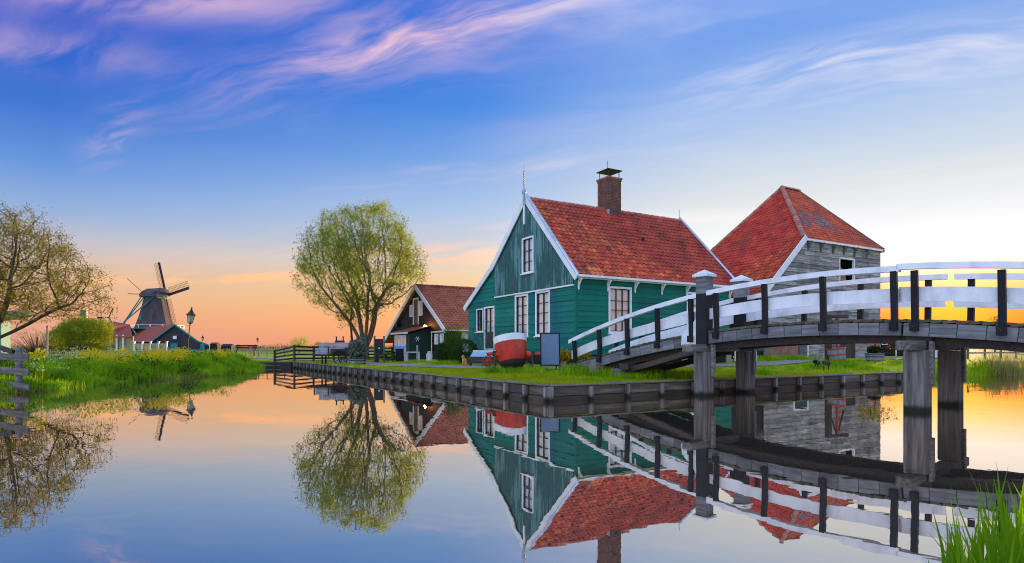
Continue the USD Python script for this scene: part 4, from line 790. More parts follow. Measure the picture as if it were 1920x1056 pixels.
pot('tub_planter', 'half-barrel tub holding a silver leafed shrub beside the hand cart', 671, 28.2, .40, .34, m_tub, m_silver, .46, .95, 420, .05, True, cat_='planter')
pt = pot('tub_planter', 'grey tub with red flowers and a small olive tree before the barn corner', 1640, 26.5, .38, .42, m_tub, m_hedge, .32, .35, 220, .03, True, cat_='planter')
g_ = np.random.default_rng(3); pp = g_.normal(0, 1, (16, 3)) * [.18, .18, .06] + [0, 0, .72]; pt.add('blossom', florets(pp, .02, 6, .025, 4), m_flower)
pp = g_.normal(0, .27, (190, 3)) * [1.2, 1.2, .75] + [0, 0, 1.35]; pt.add('crown', florets(pp, .05, 5, .03, 5), m_leaf2); pt.add('trunk', tube([(0, 0, .3), (.03, 0, .8), (0, 0, 1.15)], [.03, .025, .02], 7), m_bark2, smooth=40)
# low dark trough and the pale blue lid behind
o = spot(905, 23.8); o[2] = gzp(*o[:2]); t = T('flower_trough', 'long low dark timber trough between hedge and cauldron', 'trough', o, math.radians(-6))
for z in (.16, .30): t.add('side_board', bx(-.62, .62, -.16, -.12, z - .065, z + .065), m_darkwood); t.add('side_board', bx(-.62, .62, .12, .16, z - .065, z + .065), m_darkwood)
for x in (-.62, .58): t.add('end_board', bx(x, x + .04, -.12, .12, .09, .36), m_darkwood)
for x in (-.5, .5):
    for y in (-.12, .12): t.add('foot', bx(x - .04, x + .04, y - .03, y + .03, -.02, .10), m_darkwood)
o = spot(908, 25.6); o[2] = gzp(*o[:2]); t = T('cold_frame', 'pale blue slanted lid of a garden frame behind the dark trough', 'garden frame', o, math.radians(-8))
m_pblue = flat('pale_blue_paint', (.22, .38, .52)); t.add('box', prism(Polygon([(-.3, 0), (.3, 0), (.3, .52), (-.3, .30)]), np.array([[0, 0, 1, -.5], [1, 0, 0, 0], [0, 1, 0, 0], [0, 0, 0, 1.0]]), 1.0), m_pblue)
t.add('lid', bar((-.55, 0, .44), (.55, 0, .44), .72, .04, up=(0, -.34, .94)), flat('lid_blue', (.32, .50, .62))); t.add('lid_edge', bx(-.56, .56, .28, .33, .55, .60), m_white)
# cat, sitting
o = spot(872, 24.6); o[2] = gzp(*o[:2]); t = T('cat', 'ginger cat sitting upright on the path beside the dark hedge', 'cat', o, math.radians(25))
import manifold3d as m3
def hull_chain(chains, res=.02, it=6):
    sp = lambda c, r: m3.Manifold.sphere(r, 14).translate(tuple(map(float, c)))
    u_ = None
    for ch in chains:
        for (a, ra), (b_, rb) in zip(ch[:-1], ch[1:]):
            k_ = m3.Manifold.batch_hull([sp(a, ra), sp(b_, rb)]); u_ = k_ if u_ is None else u_ + k_
    u_ = u_.refine_to_length(res).to_mesh(); m_ = trimesh.Trimesh(u_.vert_properties[:, :3], u_.tri_verts); trimesh.smoothing.filter_taubin(m_, iterations=it); return m_
m_cat = surf('ginger_fur', [(.30, .11, .03), (.52, .22, .06), (.62, .32, .12)], 14, (1, 1, 3), .9, .6, 60, 0); m_catw = flat('white_fur', (.62, .56, .48), .9)
body = hull_chain([[((.03, 0, .10), .105), ((.0, 0, .19), .095), ((-.05, 0, .28), .068), ((-.07, 0, .34), .045)], [((-.07, 0, .34), .05), ((-.085, 0, .375), .058)], [((-.085, 0, .375), .055), ((-.135, 0, .362), .028)],
                   [((-.08, .032, .40), .020), ((-.075, .042, .435), .005)], [((-.08, -.032, .40), .020), ((-.075, -.042, .435), .005)],
                   [((-.07, .045, .22), .034), ((-.095, .045, .10), .024), ((-.10, .045, .02), .020), ((-.13, .045, .016), .018)], [((-.07, -.045, .22), .034), ((-.095, -.045, .10), .024), ((-.10, -.045, .02), .020), ((-.13, -.045, .016), .018)],
                   [((.04, .085, .09), .062), ((-.03, .09, .03), .030), ((-.07, .09, .02), .02)], [((.04, -.085, .09), .062), ((-.03, -.09, .03), .030), ((-.07, -.09, .02), .02)],
                   [((.10, .02, .04), .026), ((.12, -.10, .03), .022), ((.04, -.17, .025), .018), ((-.03, -.17, .022), .012)]], .014, 5)
cb_ = t.add('body', body, m_cat, smooth=True); t.add('bib', trimesh.creation.icosphere(2, .05).apply_scale([.5, .8, 1.3]).apply_translation((-.095, 0, .25)), m_catw, parent=cb_, smooth=True)
t.add('eyes', cat([moved(trimesh.creation.icosphere(1, .008), -.137, s * .022, .385) for s in (-1, 1)]), m_black, parent=cb_, smooth=True); t.add('muzzle', trimesh.creation.icosphere(2, .022).apply_translation((-.145, 0, .356)), m_catw, parent=cb_, smooth=True)
# hand cart with its load
o = spot(632, 28.6); o[2] = gzp(*o[:2]); t = T('hand_cart', 'old dark wooden cart with spoked wheels standing on the lawn by the quay', 'cart', o, math.radians(4))
t.add('bed', bx(-.95, .98, -.42, .42, .42, .50), m_darkwood)
for z in (.57, .70): t.add('side_board', bx(-.2, .98, -.46, -.42, z - .06, z + .06), m_darkwood); t.add('side_board', bx(-.95, .98, .42, .46, z - .06, z + .06), m_darkwood)
t.add('tail_board', bx(.95, .99, -.42, .42, .5, .80), m_darkwood)
for x in (-.95, -.3, .5, .96): t.add('stake', bx(x - .03, x + .03, -.50, -.46, .36, .84), m_darkwood)
a = np.linspace(.25, math.pi - .25, 10); t.add('mudguard', cat([bar((.28 + .40 * math.cos(p_), -.54, .30 + .40 * math.sin(p_)), (.28 + .40 * math.cos(q_), -.54, .30 + .40 * math.sin(q_)), .14, .02, up=(math.cos(p_), 0, math.sin(p_))) for p_, q_ in zip(a[:-1], a[1:])]), m_darkwood)
for y in (-.54, .54): wheel(t, (.28, y, .33), .33, (0, 1, 0), m_darkwood, 10, 'wheel', .05)
for x in (-.62, .85):
    for y in (-.35, .35): t.add('leg', bx(x - .035, x + .035, y - .035, y + .035, 0, .42), m_darkwood)
for y in (-.3, .3): t.beam('handle', (-.9, y, .46), (-1.35, y, .52), .05, .05, m_darkwood)
m_pale = surf('pale_grey_plank', [(.20, .22, .26), (.36, .38, .43), (.46, .48, .53)], 2.2, (.6, 7, 7), .8, .6, 5, .3)
def crate(label, x, z, w, d_, hh, rot, rows=3, group='crates on the hand cart'):
    c_ = T('crate', label, 'crate', o + np.array([x * math.cos(.07), x * math.sin(.07), z]), math.radians(rot), group)
    for i in range(rows):
        for y in (-d_ / 2, d_ / 2): c_.add('plank', bx(-w / 2, w / 2, y - .015, y + .015, hh / rows * i + .006, hh / rows * (i + 1) - .006), m_pale)
        for xx in (-w / 2, w / 2): c_.add('plank', bx(xx - .015, xx + .015, -d_ / 2 + .016, d_ / 2 - .016, hh / rows * i + .006, hh / rows * (i + 1) - .006), m_pale)
    for i in range(4): c_.add('lid_plank', bx(-w / 2 - .02, w / 2 + .02, -d_ / 2 + d_ / 4 * i + .004, -d_ / 2 + d_ / 4 * (i + 1) - .004, hh, hh + .025), m_pale)
    for xx in (-w * .3, w * .3): c_.add('batten', bx(xx - .03, xx + .03, -d_ / 2 - .035, -d_ / 2 - .016, .01, hh), m_pale)
crate('pale grey wooden crate at the left end of the hand cart, lowest of the load', -.56, .50, .72, .74, .28, 5); crate('pale grey wooden crate in the middle of the cart bed', .14, .50, .56, .72, .26, 2)
crate('tilted upper grey crate at the left of the cart load', -.42, .81, .74, .60, .22, 9); crate('upper grey crate at the right of the cart load beneath the two handles', .30, .79, .68, .56, .25, -3)
t2 = T('wooden_press', 'small wooden frame with two upright handles on top of the cart load', 'press', o + np.array([.12, .05, 1.07]), math.radians(5))
t2.add('base', bx(-.2, .2, -.15, .15, 0, .10), m_darkwood); [t2.add('upright', bx(x - .025, x + .025, -.025, .025, .1, .26), m_darkwood) for x in (-.16, .16)]; [t2.add('knob', bx(x - .05, x + .05, -.04, .04, .26, .29), m_darkwood) for x in (-.16, .16)]
# map board between green posts, bench, bin, posts, milk can
o = spot(711, 30.5); o[2] = gzp(*o[:2]); t = T('map_board', 'dark upright information board held between two green posts under the tree', 'information board', o)
m_gp = flat('green_post_paint', (.06, .12, .07))
for x in (-.24, .25): t.add('post', bx(x - .035, x + .035, -.035, .035, 0, 1.32), m_gp); t.add('post_cap', lathe([(.055, 1.30), (.06, 1.34), (.02, 1.39)], 8, (x, 0, 0)), m_gp)
t.add('panel', bx(-.195, .20, -.02, .02, .42, 1.22), m_sash); t.add('rail', bx(-.2, .21, -.02, .02, .34, .40), m_gp); t.add('lock_plate', bx(-.03, .03, -.03, -.021, .70, .78), m_white); t.add('rail', bx(-.5, .6, -.03, .03, .16, .20), m_gp)
def bench(name, label, px, d, w, rot, mat, hgt=.45, back=False, group='dark timber benches'):
    o = spot(px, d); o[2] = gzp(*o[:2]); t = T(name, label, 'bench', o, math.radians(rot), group)
    for i in range(3): t.add('seat_plank', bx(-w / 2, w / 2, -.19 + .13 * i, -.07 + .13 * i, hgt - .04, hgt), mat)
    for x in (-w * .4, w * .4): t.add('leg', bx(x - .04, x + .04, -.16, .16, 0, hgt - .04), mat)
    if back:
        for z in (.66, .82): t.add('back_plank', bx(-w / 2, w / 2, .2, .24, z - .06, z + .06), mat)
        for x in (-w * .4, w * .4): t.add('back_post', bx(x - .04, x + .04, .16, .2, .1, .9), mat)
bench('bench', 'dark timber bench below the information board under the tree', 722, 30.0, .95, 3, m_darkwood); bench('bench', 'dark bench with backrest beside the far path left of the canal end', 461, 46, 1.6, 10, m_darkwood, .5, True)
bench('bench', 'dark picnic bench standing between tub planter and information board', 694, 31.0, .9, -12, m_darkwood, .62)
o = spot(749, 31.5); o[2] = gzp(*o[:2]); t = T('wheelie_bin', 'black rubbish bin with bright blue lid before the black house', 'bin', o, .1)
t.add('body', trimesh.convex.convex_hull(np.array([(x * s, y * s, z) for x in (-.21, .21) for y in (-.21, .21) for s, z in ((.82, .03), (1, .70))])), m_black); t.add('lid', trimesh.convex.convex_hull(np.array([(x, y, z) for x in (-.23, .23) for y, z in ((-.24, .71), (.22, .71), (-.22, .76), (.2, .86))])), flat('blue_lid', (.03, .22, .62), .35)); t.add('wheels', cat([tube([(x - .03, .2, .08), (x + .03, .2, .08)], .08, 12) for x in (-.18, .18)]), m_iron)
o = spot(759.5, 30.8); o[2] = gzp(*o[:2]); t = T('timber_post', 'taller thin grey post at the path edge beside the blue-lidded bin', 'post', o, group='thin grey posts by the path'); t.add('post', tube([(0, 0, -.2), (.01, 0, .88)], [.06, .05], 9), m_pale, smooth=40); t.add('post_top', lathe([(.055, .87), (.05, .91), (.01, .93)], 9, (.01, 0, 0)), m_pale)
o = spot(782.5, 31.0); o[2] = gzp(*o[:2]); t = T('timber_post', 'shorter thin grey post in front of the porch window', 'post', o, group='thin grey posts by the path'); t.add('post', tube([(0, 0, -.2), (0, 0, .84)], [.055, .05], 9), m_pale, smooth=40); t.add('post_top', lathe([(.055, .83), (.05, .86), (.01, .88)], 9), m_pale)
o = spot(805, 31.6); o[2] = gzp(*o[:2]); t = T('milk_churn', 'pale grey milk churn beside the porch of the black house', 'milk churn', o); m_churn = flat('churn_enamel', (.55, .57, .60), .4)
t.add('body', lathe([(.02, 0), (.16, 0), (.165, .34), (.10, .44), (.10, .47), (.02, .47)], 18), m_churn, smooth=35); t.add('lid', lathe([(.12, .47), (.125, .50), (.05, .53), (.0, .53)], 18), m_churn, smooth=35); t.add('handle', cat([tube([(s * .12, 0, .42), (s * .17, 0, .40), (s * .165, 0, .33)], .012, 6) for s in (-1, 1)]), m_churn)
o = spot(776, 31.8); o[2] = gzp(*o[:2]); t = T('porch_table', 'small pale table before the porch window of the black house', 'table', o); t.add('tabletop', bx(-.4, .3, -.2, .2, .48, .52), m_white); [t.add('leg', bx(x - .025, x + .025, y - .025, y + .025, 0, .48), m_white) for x in (-.36, .26) for y in (-.15, .15)]
# ---------------------------------------------------------------- in front of the barn
o = spot(1553, 23.0); o[2] = gzp(*o[:2]); t = T('hoist_post', 'dark timber hoist post with diagonal braces beside the tilted barrel', 'hoist', o, .35)
t.beam('post', (0, 0, -.1), (0, 0, 1.95), .18, .18, m_darkwood, up=(0, 1, 0)); t.beam('jib', (-.1, 0, 1.9), (1.0, 0, 1.9), .12, .12, m_darkwood); t.beam('brace', (.05, 0, .95), (.42, 0, 1.80), .06, .05, m_darkwood); t.beam('brace', (.80, .0, .9), (.5, 0, 1.80), .05, .05, m_darkwood); t.beam('foot', (-.28, -.1, 0), (.0, 0, .5), .10, .10, m_darkwood); t.add('foot_plate', bx(-.22, .22, -.2, .2, -.03, .08), m_darkwood)
t.rod('pump_rod', [(.45, 0, .7), (.45, 0, 1.88)], .05, m_redtrim)
o = spot(1571, 22.8); o[2] = gzp(*o[:2]) + .02; t = T('barrel', 'leaning grey barrel with red hoops standing in long grass before the barn', 'barrel', o); BT = mat4((0, 0, .03)) @ trimesh.transformations.rotation_matrix(math.radians(-7), (0, 1, 0))
rr = lambda z: .26 + .07 * z / .62
for i in range(18):
    a0, a1 = i * 2 * np.pi / 18 + .008, (i + 1) * 2 * np.pi / 18 - .008; t.add('stave', trimesh.convex.convex_hull(np.array([[(rr(z) - q_) * math.cos(a_), (rr(z) - q_) * math.sin(a_), z] for a_ in (a0, a1) for z in (0, .31, .62) for q_ in (0, .03)])), m_tub, BT)
for z in (.16, .37, .60): t.add('hoop', lathe([(rr(z) + .004, z - .03), (rr(z) + .014, z), (rr(z) + .008, z + .03)], 26), m_redtrim, BT, smooth=40)
t.add('water_inside', lathe([(0, .55), (.3, .55)], 18), m_dark, BT)
for px, d, lab, r_ in ((1531, 21.5, 'small black garden spotlight left of the hoist post', .5), (1549, 20.6, 'small black twin-legged lamp box at the edge of the lawn before the hoist post', -.3)):
    o = spot(px, d); o[2] = gzp(*o[:2]); t = T('spotlight', lab, 'spotlight', o, r_, 'garden spotlights'); t.add('stake', bx(.06, .09, -.015, .015, -.05, .26), m_iron); t.add('stake', bx(-.09, -.06, -.015, .015, -.05, .2), m_iron); t.add('head', turned(bx(-.12, .12, -.08, .08, .20, .32, .02), .3, (0, 1, 0), (0, 0, .25)), m_black); t.add('lens', bx(-.1, .1, -.085, -.081, .21, .31), m_iron)
o = GH.w(8.9, .2); o[2] = gzp(*o[:2]); t = T('picket_fence', 'short white picket fence between green house and barn', 'fence', o, GH.a)
for i in range(14): t.add('picket', prism(Polygon([(i * .11, .05), (i * .11 + .075, .05), (i * .11 + .075, .72), (i * .11 + .037, .80), (i * .11, .72)]), SID(-.02), .022), m_white)
for z in (.2, .58): t.add('rail', bx(-.03, 1.6, .0, .03, z, z + .06), m_white)
o = spot(1676, 46.0); o[2] = gzp(*o[:2]); t = T('dark_shed', 'small black shed with white window right of the barn', 'shed', o, math.radians(12))
t.add('wall', bx(-1.4, 1.6, 0, 2.2, -.1, 1.6), m_dark); boards(t, SID(0), sbox(-1.4, -.1, 1.6, 1.6), .22, m_tar_x, seed=31)
window(t, SID(-.02), -1.15, -.65, .85, 1.38, 2, 2, fw=.07, smat=m_white, curtain=False, sill=False); t.add('roof', bar((-1.6, 1.0, 1.95), (1.8, 1.0, 1.95), 2.7, .1, up=(0, -.3, 1)), m_tile_b); t.add('fascia', bx(-1.5, 1.7, -.2, -.14, 1.55, 1.68), m_white); t.add('white_door_post', bx(.1, .22, -.06, -.01, -.1, 1.5), m_white)
o = spot(1755, 40.0); o[2] = gzp(*o[:2]); t = T('white_hut', 'low pale boarded hut seen between the right bridge piles', 'hut', o); t.add('wall', bx(-.9, .9, 0, 1.4, 0, .95), m_mortar); boards(t, SID(0), sbox(-.9, 0, .9, .95), .16, m_white, seed=32); t.add('roof', bar((-1, .7, 1.05), (1, .7, 1.05), 1.7, .06, up=(0, -.2, 1)), m_grey)
t = T('field_fence', 'pale weathered three-rail field fence at the right edge beyond the reeds', 'fence', (*spot(1815, 34)[:2], gzp(*spot(1815, 34)[:2])), math.radians(28))
for i in range(6): t.beam('post', (i * 1.9, 0, -.2), (i * 1.9, 0, 1.0), .09, .09, m_grey, up=(0, 1, 0))
for z in (.35, .62, .9):
    for i in range(5): t.beam('rail', (i * 1.9, -.06, z), (i * 1.9 + 1.89, -.06, z + rng.uniform(-.02, .02)), .04, .09, m_grey)
# ---------------------------------------------------------------- the windmill and the buildings round it
D = 170.0; wm0 = at(290, 655, D); wm0[2] = .55; t = T('windmill', 'thatched smock windmill with lattice sails above a dark shed in the far left', 'windmill', wm0)
m_thatch = surf('thatch', [(.05, .042, .048), (.085, .072, .08), (.12, .102, .108)], .8, (1, 1, .3), .95, .6, 3, 0); m_teal = flat('teal_trim', (.015, .26, .25)); m_sail = flat('sail_lattice', (.05, .035, .03))
Z = lambda py: H + (HY - py) / F * D - .55
oc = lambda r, z: [(r * math.cos(q + .39), r * math.sin(q + .39), z) for q in np.arange(8) * math.pi / 4]
rings = [(5.4, Z(620)), (4.6, Z(606)), (4.0, Z(594)), (3.45, Z(580)), (2.95, Z(566)), (2.75, Z(560))]
V = np.vstack([oc(r, z) for r, z in rings]); i, j = np.meshgrid(np.arange(5), np.arange(8), indexing='ij'); q_ = np.stack([i * 8 + j, i * 8 + (j + 1) % 8, i * 8 + 8 + (j + 1) % 8, i * 8 + 8 + j], -1).reshape(-1, 4)
body = t.add('smock', trimesh.Trimesh(V, np.vstack([q_[:, [0, 1, 2]], q_[:, [0, 2, 3]]]), process=False), m_thatch); t.add('neck_band', lathe([(2.8, Z(561)), (3.0, Z(560)), (3.0, Z(558)), (2.8, Z(557))], 8), m_teal, parent=body)
t.add('smock_window', bx(-1.8, -1.2, -4.2, -3.5, Z(601), Z(594)), m_teal, parent=body)
ax = unit((.36, .93, .08)); sd = unit(np.cross((0, 0, 1), ax)); C0 = np.array([.2, 0, Z(557)])
capv = []
for s_, w_, h0, h1 in ((-3.6, 1.9, .2, 1.7), (-2, 2.9, 0, 2.4), (1.2, 2.9, 0, 2.6), (3.3, 1.8, .1, 2.3)):
    for y_ in (-1, 1): capv += [C0 + ax * s_ + sd * y_ * w_ + (0, 0, h0), C0 + ax * s_ + sd * y_ * w_ * .85 + (0, 0, h0 + (h1 - h0) * .6), C0 + ax * s_ + sd * y_ * w_ * .3 + (0, 0, h1)]
t.add('cap', trimesh.convex.convex_hull(np.array(capv)), m_thatch)
HUB = np.array([(295 - 290) / F * D, 0, Z(553)]) + ax * 2.6; t.add('windshaft', tube([HUB - ax * 3, HUB + ax * .5], [.45, .35], 10), m_sail)
vv = unit(np.cross(ax, sd)); vv = vv if vv[2] > 0 else -vv; hx = unit(np.cross(vv, ax)); hx = hx if hx[0] > 0 else -hx
for k_ in range(4):
    an = math.radians(-11.5 + 90 * k_); dr = vv * math.cos(an) + hx * math.sin(an); pr = vv * math.cos(an - math.pi / 2) + hx * math.sin(an - math.pi / 2)
    s_ = t.add('sail', cat([bar(HUB, HUB + dr * 9.7, .32, .22, up=pr), bar(HUB + dr * 1.4 - pr * .35, HUB + dr * 9.6 - pr * .35, .06, .62, up=pr)]), m_sail)
    t.add('sail_lattice', cat([bar(HUB + dr * (1.6 + i_ * .5), HUB + dr * (1.6 + i_ * .5) + pr * 1.75, .05, .06, up=dr) for i_ in range(17)] + [bar(HUB + dr * 1.6 + pr * q_, HUB + dr * 9.6 + pr * q_, .05, .06, up=pr) for q_ in (.6, 1.2, 1.75)]), m_sail, parent=s_)
st = t.add('stage', lathe([(5.2, Z(618)), (7.6, Z(618)), (7.6, Z(616.5)), (5.2, Z(616.5))], 16), m_teal)
t.add('stage_rail', cat([lathe([(7.3, Z(611)), (7.45, Z(611)), (7.45, Z(610.2)), (7.3, Z(610.2))], 16)] + [bar((7.4 * math.cos(q), 7.4 * math.sin(q), Z(617)), (7.4 * math.cos(q), 7.4 * math.sin(q), Z(610)), .15, .15) for q in np.arange(16) * math.pi / 8]), m_white, parent=st)
[t.add('stage_prop', bar((6.9 * math.cos(q), 6.9 * math.sin(q), Z(618)), (5.0 * math.cos(q), 5.0 * math.sin(q), Z(634)), .2, .2), m_white, parent=st) for q in np.arange(10) * math.pi / 5]
t.add('base', prism(Polygon([(-5, -4.5), (5, -4.5), (5, 4.5), (-5, 4.5)]), mat4(), Z(618)), m_dark)
tail = C0 - ax * 3.4; foot = np.array([(249 - 290) / F * D, -5.5, Z(617)])
for a_, b_ in ((C0 + (-2.2, -2.0, .8), foot), (C0 + (-1.0, -2.4, .8), foot + (.4, 0, .5)), (C0 + (2.2, -2.2, 1.0), foot + (.9, 0, 1.6))): t.add('tail_pole', bar(a_, b_, .28, .28), m_teal)
t.add('boom', cat([bar(C0 + (-2.5, -1.5, 1), at(247, 524, D) - wm0 + (0, -2, 0), .12, .12), bar(C0 + (-2.5, -1.5, .6), at(248, 552, D) - wm0 + (0, -2, 0), .16, .16)]), m_sail)
a = np.linspace(0, 2 * math.pi, 17); wc = at(247, 608, D) - wm0 + (0, -6, 0); t.add('winch_wheel', cat([tube([wc + (1.0 * math.cos(q), 0, 1.4 * math.sin(q)) for q in a], .08, 5, False)] + [bar(wc, wc + (1.0 * math.cos(q), 0, 1.4 * math.sin(q)), .06, .06) for q in a[:-1:2]]), m_white)
# dark mill shed
Ds = 150.0; s0 = at(330, 658, Ds); s0[2] = .55; t = T('mill_shed', 'dark gabled shed with teal edging and red roof in front of the windmill', 'shed', s0); px_ = lambda x: (x - 330) / F * Ds; zz = lambda y: H + (HY - y) / F * Ds - .55
gp = Polygon([(px_(285), 0), (px_(285), zz(641)), (px_(329), zz(609)), (px_(372), zz(640)), (px_(392), zz(647)), (px_(392), 0)])
t.add('wall', prism(gp, np.array([[1, 0, 0, 0], [0, 0, -1, .3], [0, 1, 0, 0], [0, 0, 0, 1.0]]), .3), flat('blue_black_boards', (.035, .035, .05)))
dv = np.array([-20.0, 18.0]); ro = lambda a_, b_: trimesh.Trimesh([(*a_[:1], -.3, a_[1]), (*b_[:1], -.3, b_[1]), (b_[0] + dv[0], dv[1], b_[1]), (a_[0] + dv[0], dv[1], a_[1])], [[0, 1, 2], [0, 2, 3]], process=False)
m_farroof = surf('far_red_tiles', [(.22, .045, .03), (.34, .07, .045)], 1.5, (1, 1, 1), .8, .3, vary=0)
t.add('roof', cat([ro((px_(283.5), zz(641.5)), (px_(329), zz(608.3))), ro((px_(329), zz(608.3)), (px_(372), zz(639.3))), ro((px_(372), zz(639.3)), (px_(393), zz(646.4)))]), m_farroof)
t.add('bargeboard', cat([bar((px_(a_), -.4, zz(b_)), (px_(c_), -.4, zz(d_)), .2, .35) for a_, b_, c_, d_ in ((283.5, 642, 329, 609), (329, 609, 372, 640), (372, 640, 393, 647.5))]), m_teal)
t.add('door', bx(px_(322), px_(335), -.5, -.3, 0, zz(644)), m_teal); t.add('door', bx(px_(377.5), px_(386), -.5, -.3, 0, zz(645)), m_teal); t.add('window', bx(px_(326), px_(333), -.45, -.3, zz(636), zz(630)), m_white); t.add('lower_edge', bx(px_(285), px_(392), -.4, -.3, .0, .3), m_teal)
# pale yellow barn with red roof and its fence
Dy = 112.0; y0 = at(215, 657, Dy); y0[2] = .55; t = T('yellow_barn', 'pale yellow barn with red roof and green curved gable left of the windmill', 'barn', y0); px_ = lambda x: (x - 215) / F * Dy; zz = lambda y: H + (HY - y) / F * Dy - .55
m_pyel = flat('pale_yellow_green', (.36, .36, .17)); m_gab = flat('green_gable', (.03, .20, .10))
t.add('wall', cat([prism(Polygon([(px_(211), 0), (px_(250), 0), (px_(250), zz(631)), (px_(211), zz(631))]), np.array([[1, 0, 0, 0], [0, 0, -1, .2], [0, 1, 0, 0], [0, 0, 0, 1.0]]), .2)] + [prism(Polygon([(px_(205), 0), (px_(214), 0), (px_(214), zz(628)), (px_(205), zz(628))]), np.array([[1, 0, 0, 0], [0, 0, -1, -.5], [0, 1, 0, 0], [0, 0, 0, 1.0]]), .2)]), m_pyel)
t.add('roof', trimesh.Trimesh([(px_(214), -1.0, zz(631.5)), (px_(252), -.6, zz(632)), (px_(206), 6, zz(606.5)), (px_(172), 6, zz(600)), (px_(196), -.8, zz(613))], [[0, 1, 2], [0, 2, 4], [4, 2, 3]], process=False), m_farroof)
yy = np.linspace(0, 1, 10); t.add('gable', prism(Polygon([(px_(110), 0)] + [(px_(118 + 37 * y), zz(640 - 34 * y ** 1.6)) for y in yy] + [(px_(155), zz(582)), (px_(167), zz(582)), (px_(168), zz(598))] + [(px_(172 + 36 * y), zz(601 + 34 * y ** 2.2)) for y in yy] + [(px_(206), 0)]), np.array([[1, 0, 0, 0], [0, 0, -1, -.4], [0, 1, 0, 0], [0, 0, 0, 1.0]]), .25), m_gab)
t.add('gable_edge', cat([bar((px_(172 + 36 * a_), -.7, zz(601 + 34 * a_ ** 2.2)), (px_(172 + 36 * b_), -.7, zz(601 + 34 * b_ ** 2.2)), .2, .25) for a_, b_ in zip(yy[:-1], yy[1:])] + [bar((px_(167.5), -.7, zz(600)), (px_(167.5), -.7, zz(581)), .2, .2)]), m_white)
t.add('white_post', cat([bx(px_(x), px_(x) + .35, -.35, -.2, 0, zz(628)) for x in (219, 231)]), m_white)
t = T('yellow_fence', 'pale yellow boarded fence with white posts before the mill shed', 'fence', (*at(252, 660, 110)[:2], .55)); fw_ = (313 - 252) / F * 110
for i_ in range(24): t.add('board', bx(i_ * fw_ / 24 + .01, (i_ + 1) * fw_ / 24 - .01, 0, .05, 0, 1.45), m_pyel)
for i_ in range(5): t.add('post', bx(i_ * fw_ / 4 - .13, i_ * fw_ / 4 + .13, -.12, .12, 0, 1.7), m_white); t.add('post_cap', bx(i_ * fw_ / 4 - .18, i_ * fw_ / 4 + .18, -.17, .17, 1.7, 1.8), m_white)
# teal house at the left edge, second mill sail behind the tree
De = 62.0; y0 = at(0, 657, De); y0[2] = .5; t = T('teal_cottage', 'pale teal cottage with green roof behind the left tree', 'house', y0); px_ = lambda x: x / F * De; zz = lambda y: H + (HY - y) / F * De - .5
t.add('wall', bx(px_(-60), px_(2), 0, 1.2, 0, zz(603)), flat('pale_teal_wall', (.12, .32, .30))); t.add('roof', trimesh.convex.convex_hull(np.array([(px_(-66), -.5, zz(604)), (px_(17), -.5, zz(602)), (px_(36), -.4, zz(592)), (px_(22), 2.5, zz(582)), (px_(-66), 2.5, zz(578)), (px_(-66), 3, zz(590)), (px_(26), 3, zz(590))])), m_gab); t.add('eave_board', bx(px_(-66), px_(17), -.6, -.5, zz(606), zz(602.5)), m_white)
t.add('window', bx(px_(-22), px_(-2), -.1, 0, zz(628), zz(609)), m_white)
t = T('far_sail', 'dark lattice mill sail reaching out level behind the left tree', 'windmill sail', at(-20, 500, 75)); q_ = lambda x: (x + 20) / F * 75
t.add('stock', bar((0, 0, 0), (q_(76), 0, -.2), .14, .22), m_sail); t.add('lattice', cat([bar((q_(x), 0, .0), (q_(x), 0, .75), .04, .05, up=(1, 0, 0)) for x in range(0, 76, 5)] + [bar((0, 0, z), (q_(75), 0, z - .05), .04, .05) for z in (.4, .75)]), m_sail)
t.add('axle', tube([(0, 0, 0), (-2, .6, 0)], .25, 8), m_sail); t.add('mill_tower', lathe([(3.2, -10.3), (2.4, -3), (2.0, 1.6), (.2, 3)], 8, (-4.6, 1.5, 0)), m_thatch)
# ---------------------------------------------------------------- lamps, poles and small far things
m_lampglass = flat('lamp_glass', (.55, .55, .42), .3)
def street_lamp(label, px, d, hgt, lean=0.0, group='street lamps'):
    o = spot(px, d); o[2] = gzp(*o[:2]); t = T('street_lamp', label, 'street lamp', o, group=group); k = hgt / 4.0; q = lambda z: lean * z / hgt
    t.add('post', tube([(q(z), 0, z) for z in (0, .4 * k, .45 * k, 2.5 * k)], [.075 * k, .07 * k, .045 * k, .035 * k], 10), m_iron, smooth=40); t.add('cross_bar', bar((q(2.3 * k) - .12 * k, 0, 2.42 * k), (q(2.3 * k) + .12 * k, 0, 2.42 * k), .03, .03), m_iron)
    M = mat4((q(2.5 * k), 0, 2.5 * k)) @ trimesh.transformations.rotation_matrix(math.atan2(lean, hgt), (0, 1, 0)) @ np.diag([k, k, k, 1])
    la = t.add('lantern', lathe([(.05, 0), (.09, .05), (.20, .12), (.19, .10), (.22, .14)], 6), m_iron, M)
    t.add('lantern_glass', lathe([(.185, .13), (.30, .72)], 6), m_lampglass, M, parent=la); t.add('lantern_frame', cat([bar((.19 * math.cos(a_), .19 * math.sin(a_), .12), (.31 * math.cos(a_), .31 * math.sin(a_), .73), .025, .025) for a_ in np.arange(6) * math.pi / 3]), m_iron, M, parent=la)
    t.add('lantern_roof', lathe([(.30, .70), (.37, .73), (.22, .90), (.10, 1.08), (.12, 1.12), (.05, 1.16), (.05, 1.24), (.08, 1.27), (.02, 1.36), (.01, 1.45)], 12), m_iron, M, parent=la)
street_lamp('black street lamp with glass lantern leaning slightly above the left bank', 350, 46.0, 3.95, .42); street_lamp('tiny distant street lamp right of the windmill, before the canal end', 483, 120, 3.0); street_lamp('distant street lamp before the right end of the mill shed', 380, 130, 3.6)
